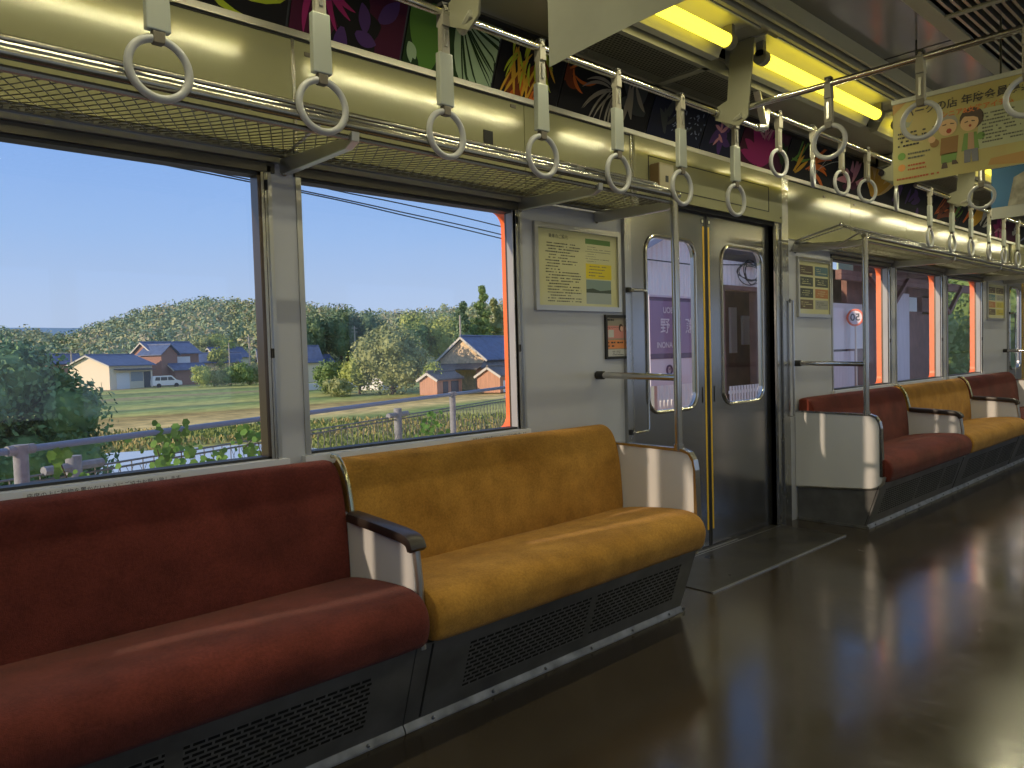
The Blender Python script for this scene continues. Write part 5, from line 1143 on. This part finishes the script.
# ---- van
def van(x, y, rot):
    t = thing('van', 'small white van parked between the cream building and the brown house', 'car', (x, y, GZ)); c, s = math.cos(R(rot)), math.sin(R(rot))
    T = lambda a, b, zz: Vector((x+a*c-b*s, y+a*s+b*c, GZ+zz))
    PR = [(0, .35), (0, 1.0), (.15, 1.65), (.5, 1.78), (2.7, 1.78), (3.35, 1.15), (4.05, .95), (4.15, .6), (4.1, .35)]
    MB().use(mat('van_white', (.9, .9, .9), .3)).extrude([T(a, 0, z) for a, z in PR], (-s*1.6, c*1.6, 0)).build('body', parent=t, smooth=False)
    g = MB().use(SHD)
    for q in ([(.35, 1.1), (1.05, 1.1), (1.05, 1.6), (.45, 1.6)], [(1.15, 1.1), (2.05, 1.1), (2.05, 1.6), (1.15, 1.6)], [(2.15, 1.1), (3.1, 1.1), (2.62, 1.6), (2.15, 1.6)]): g.extrude([T(a, -.01, z) for a, z in q], (-s*.03, c*.03, 0))
    g.build('side_windows', parent=t, smooth=False)
    for a in (.85, 3.3):
        MB().use(RUBBER).tube([T(a, -.02, .33), T(a, .2, .33)], .33, 16).build('wheel', parent=t)
van(36.2, 115.3, -6)
# ---- poles
def pole(x, y, h, lb, arms=1, r=.13):
    t = thing('utility_pole', lb, 'pole', (x, y, GZ), 'utility poles'); PMt = mat('pole_grey', (.42, .38, .32), .8)
    MB().use(PMt).tube([(x, y, GZ), (x, y, GZ+h)], r, 8, rr=[r*1.15, r*.8]).build('mast', parent=t)
    for k in range(arms): MB().use(PMt).beam((x-.8, y-.3, GZ+h-.4-k*.7), (x+.8, y+.3, GZ+h-.4-k*.7), .09, .09).build('crossarm', parent=t, smooth=False)
pole(48.0, 108, 7.6, 'tall utility pole at the left of the window pillar', 2); pole(45.1, 108.5, 6.4, 'thinner utility pole left of the tall one by the bushes', 0, .1)
pole(73.0, 119, 9.6, 'utility pole in front of the dark skyline grove', 2); pole(51.2, 61, 7.9, 'bare pole rising behind the farmhouse roof', 0, .11); pole(50.0, 96, 5.2, 'short pole behind the blue roofs', 1, .12)
pole(45.2, 46.8, 4.7, 'slim lamp post standing between the two red-brown sheds', 0, .07); pole(28.5, 128, 6.0, 'short pole above the cream building roof', 1); pole(33.9, 140, 6.2, 'pole left of the brown house against the hill', 0, .14)
for k, (za, zb, zc, lb) in enumerate(((4.42, 3.96, 3.30, 'uppermost of the three black wires crossing the sky'), (4.10, 3.83, 3.14, 'middle of the three black wires crossing the sky'), (4.04, 3.80, 3.06, 'lowest of the three black wires crossing the sky'))):
    pts = smooth_path([(-6, 9, za+.35), (0, 9, za+.1), (5.8, 9, zb+.02), (7.8, 9, zb-.10-.02*k), (10.33, 9, zc+.37+.0*k), (16, 9, zc-.2), (24, 9, zc-.8)], 5)
    tag(MB().use(RUBBER).tube(pts, .011, 6).build('power_line'), lb, 'wire', 'overhead wires')

# ---- station
SWH = mat('corrugated_white', (.95, .91, .88), .6); n_ = SWH.node_tree
wv = n_.nodes.new('ShaderNodeTexWave'); wv.inputs['Scale'].default_value = 2.6; tcn = n_.nodes.new('ShaderNodeTexCoord'); n_.links.new(tcn.outputs['Object'], wv.inputs['Vector'])
bpn = n_.nodes.new('ShaderNodeBump'); bpn.inputs['Strength'].default_value = .7; bpn.inputs['Distance'].default_value = .03; n_.links.new(wv.outputs[0], bpn.inputs['Height']); n_.links.new(bpn.outputs[0], n_.nodes['Principled BSDF'].inputs['Normal'])
SBR = mat('station_brown', (.20, .10, .08), .7, var=.25, vscale=4); SLI = mat('lilac_panel', (.62, .56, .60), .6, var=.08, vscale=5, stretch=(5, 5, .3)); SRF = mat('station_roof', (.35, .39, .47), .5)
PZ = -.32
t = thing('station_building', 'white corrugated station building with a dark doorway seen through the door windows', 'building', (10, 4.3, PZ))
b_ = MB().use(SWH)
b_.extrude([(7.6, 4.2, PZ), (10.5, 4.2, PZ), (10.5, 4.2, 2.5), (9.2, 4.2, 2.78), (7.6, 4.2, 2.13)], (0, .12, 0)); b_.box(10.5, 11.72, 4.2, 4.32, 2.10, 2.5); b_.box(11.72, 12.4, 4.2, 4.32, PZ, 2.5); b_.box(7.6, 7.7, 4.2, 5.3, PZ, 2.13)
b_.build('wall', parent=t, smooth=False)
MB().use(SRF).extrude([(7.55, 3.95, 2.16), (9.2, 3.95, 2.84), (9.2, 3.95, 2.92), (7.55, 3.95, 2.24)], (0, 1.35, 0)).extrude([(9.2, 3.95, 2.84), (12.6, 3.95, 2.58), (12.6, 3.95, 2.66), (9.2, 3.95, 2.92)], (0, 1.35, 0)).build('roof', parent=t, smooth=False)
MB().use(SBR).box(10.5, 10.58, 4.16, 4.34, PZ, 2.1).box(11.64, 11.72, 4.16, 4.34, PZ, 2.1).box(10.5, 11.72, 4.16, 4.34, 2.03, 2.1).box(10.0, 14.6, 5.2, 5.3, PZ, 2.5).box(14.5, 14.6, 4.4, 5.2, PZ, 2.5).build('doorway', parent=t, smooth=False)
MB().use(WW).box(12.42, 12.62, 5.15, 5.2, 1.0, 1.85).box(12.85, 13.35, 5.15, 5.2, 1.15, 1.7).build('wall_paper', parent=t, smooth=False)
t = thing('station_sign', 'purple and white station name board seen through the left door window', 'sign', (8.0, 3.2, PZ))
PUR = mat('sign_purple', (.25, .16, .30), .4); PUD = mat('sign_dark_purple', (.075, .03, .10), .4); SWT = mat('sign_white', (.66, .63, .70), .4)
MB().use(SWT).box(7.30, 8.85, 3.20, 3.24, .66, 1.76).build('panel', parent=t, smooth=False)
MB().use(PUR).box(7.30, 8.85, 3.196, 3.20, 1.0, 1.70).use(PUD).box(7.30, 8.85, 3.194, 3.198, 1.69, 1.735).box(7.30, 8.85, 3.194, 3.198, .985, 1.05).build('purple_band', parent=t, smooth=False)
for xx in (7.45, 8.7): MB().use(ALU).box(xx-.03, xx+.03, 3.24, 3.29, PZ, 1.72).build('post', parent=t, smooth=False)
for (b1_, xx, zz, sz, mi) in (('UOBI', 7.68, 1.575, .10, False), ('野', 7.60, 1.375, .20, False), ('瀬', 8.13, 1.375, .20, True), ('INONAC', 7.62, 1.15, .098, False)):
    textmesh('lettering', b1_, sz, SWT, WALLTXT(xx, 3.190, zz), t, mirror=mi, bold=.002)
MB().use(PUD).ring((7.68, 3.193, .845), (1, 0, 0), (0, 0, 1), .055, .012, 20, 6).build('emblem', parent=t); textmesh('lettering', 'M', .07, PUD, WALLTXT(7.68, 3.192, .845), t)
# cable coil
t = thing('cable_coil', 'loose coil of black cable hung on a wire above the station doorway', 'cable', (11.3, 4.1, 2.2)); r_ = random.Random(5); pts = []
for i in range(60):
    a = i*.62; pts.append((11.28+(.30+.10*math.sin(i*.31))*math.cos(a), 4.10+.02*math.sin(i), 2.32+(.16+.05*math.cos(i*.47))*math.sin(a)))
MB().use(RUBBER).tube(smooth_path(pts, 4), .008, 5).build('loops', parent=t); MB().use(RUBBER).tube([(7.6, 4.10, 2.36), (9.6, 4.10, 2.35), (11.3, 4.10, 2.45), (12.3, 4.1, 2.40)], .010, 5).build('wire', parent=t)
def picket(lb, x0, x1, y, z1):
    t = thing('picket_fence', lb, 'fence', (x0, y, PZ), 'white picket fences'); x = x0
    MB().use(WW).box(x0, x1, y+.02, y+.04, z1-.12, z1-.07).box(x0, x1, y+.02, y+.04, PZ+.1, PZ+.15).build('rails', parent=t, smooth=False)
    k = 0
    while x < x1: MB().use(WW).box(x, x+.035, y, y+.02, PZ, z1).build('picket', parent=t, smooth=False); x += .085 if x1-x0 < 2 else .1
picket('white picket fence before the station doorway', 10.35, 11.75, 3.95, .50); picket('white picket fence below the station name board', 7.0, 8.6, 3.7, .42)
tree('planter_bush', 'low green plants below the station name board', 'bush', [(7.5, 3.95, .25, .35, .2, .3, 400), (7.9, 3.95, .2, .25, .2, .28, 260)], .07, 'mid', 5)
t = thing('waiting_shelter', 'dark brown timber waiting shelter with braces, seen through the far windows', 'building', (16, 4.2, PZ))
s_ = MB().use(SBR).box(13.55, 15.6, 3.5, 3.6, PZ, 2.6).box(16.45, 18.5, 3.5, 3.6, PZ, 1.75).box(16.45, 18.5, 3.5, 3.6, 2.06, 2.6).box(17.3, 18.5, 3.5, 3.6, 1.7, 2.1).box(12.4, 15.9, 4.3, 4.4, PZ, 2.6)
s_.build('wall', parent=t, smooth=False)
MB().use(WW).box(17.6, 20.6, 4.3, 4.4, 1.4, 2.2).build('back_panel', parent=t, smooth=False)
MB().use(SLI).box(15.6, 16.45, 3.46, 3.56, PZ, 2.1).build('pale_panel', parent=t, smooth=False)
MB().use(SBR).box(15.6, 16.5, 3.5, 3.6, 2.1, 2.6).box(12.4, 19.6, 3.1, 3.2, 2.18, 2.34).build('beam', parent=t, smooth=False)
MB().use(mat('shelter_roof', (.10, .075, .065), .7)).extrude([(12.3, 2.2, 2.62), (19.8, 2.2, 2.62), (19.8, 4.8, 2.95), (12.3, 4.8, 2.95)], (0, 0, .08)).build('roof', parent=t, smooth=False)
for xx in (14.4, 17.6, 19.5): MB().use(SBR).box(xx-.05, xx+.05, 3.1, 3.2, PZ, 2.5).build('post', parent=t, smooth=False)
for xx in (14.4, 17.6): MB().use(SBR).beam((xx, 3.08, 1.7), (xx+.9, 3.08, 2.3), .07, .07).build('brace', parent=t, smooth=False); MB().use(SBR).beam((xx, 3.08, 1.7), (xx-.9, 3.08, 2.3), .07, .07).build('brace', parent=t, smooth=False)
t = thing('notice_board', 'pale blue-white board with slatted lower panel seen in the first far window', 'board', (13.3, 3.4, PZ))
MB().use(mat('board_pale', (.62, .60, .62), .5)).box(12.72, 14.15, 3.40, 3.44, 1.02, 1.82).build('panel', parent=t, smooth=False); MB().use(SLI).box(12.72, 13.6, 3.40, 3.44, PZ, .98).build('lower_panel', parent=t, smooth=False)
t = thing('speed_sign', 'round white sign with red ring and backwards 50', 'sign', (13.3, 3.25, PZ))
dm = MB().use(SWT).tube([(13.29, 3.25, 1.566), (13.305, 3.25, 1.566)], .15, 28); dm.build('disc', parent=t)
MB().use(mat('sign_red', (.75, .16, .06), .5)).ring((13.288, 3.25, 1.566), (0, 1, 0), (0, 0, 1), .135, .018, 30, 8).build('red_ring', parent=t)
textmesh('lettering', '50', .17, INK, face_mtx((13.285, 3.25, 1.566), (0, -1, 0), (0, 0, 1)), t, mirror=True, bold=.004)
MB().use(ALU).tube([(13.31, 3.25, PZ), (13.31, 3.25, 1.45)], .02, 8).build('post', parent=t)
t = thing('hanging_board', 'small pale green board hanging under the shelter roof', 'sign', (13, 3.3, 2.45)); MB().use(mat('board_green', (.38, .55, .45), .5)).box(12.75, 13.35, 3.30, 3.33, 2.36, 2.54).build('panel', parent=t, smooth=False)
MB().use(ALU).tube([(12.85, 3.315, 2.54), (12.85, 3.315, 2.72)], .008, 6).build('hanger', parent=t); MB().use(ALU).tube([(13.25, 3.315, 2.54), (13.25, 3.315, 2.74)], .008, 6).build('hanger', parent=t)
tree('broadleaf_tree', 'sunlit green tree beyond the shelter in the third far window', 'tree', crown(21.5, 5.4, 1.2, 2.0, 2.2, 1600, 101), .16, 'mid', 101, trunk=.14)
tree('broadleaf_tree', 'green tree at the far right beyond the last windows', 'tree', crown(27.5, 5.2, 1.5, 2.4, 2.8, 1600, 102), .2, 'mid', 102, trunk=.14)
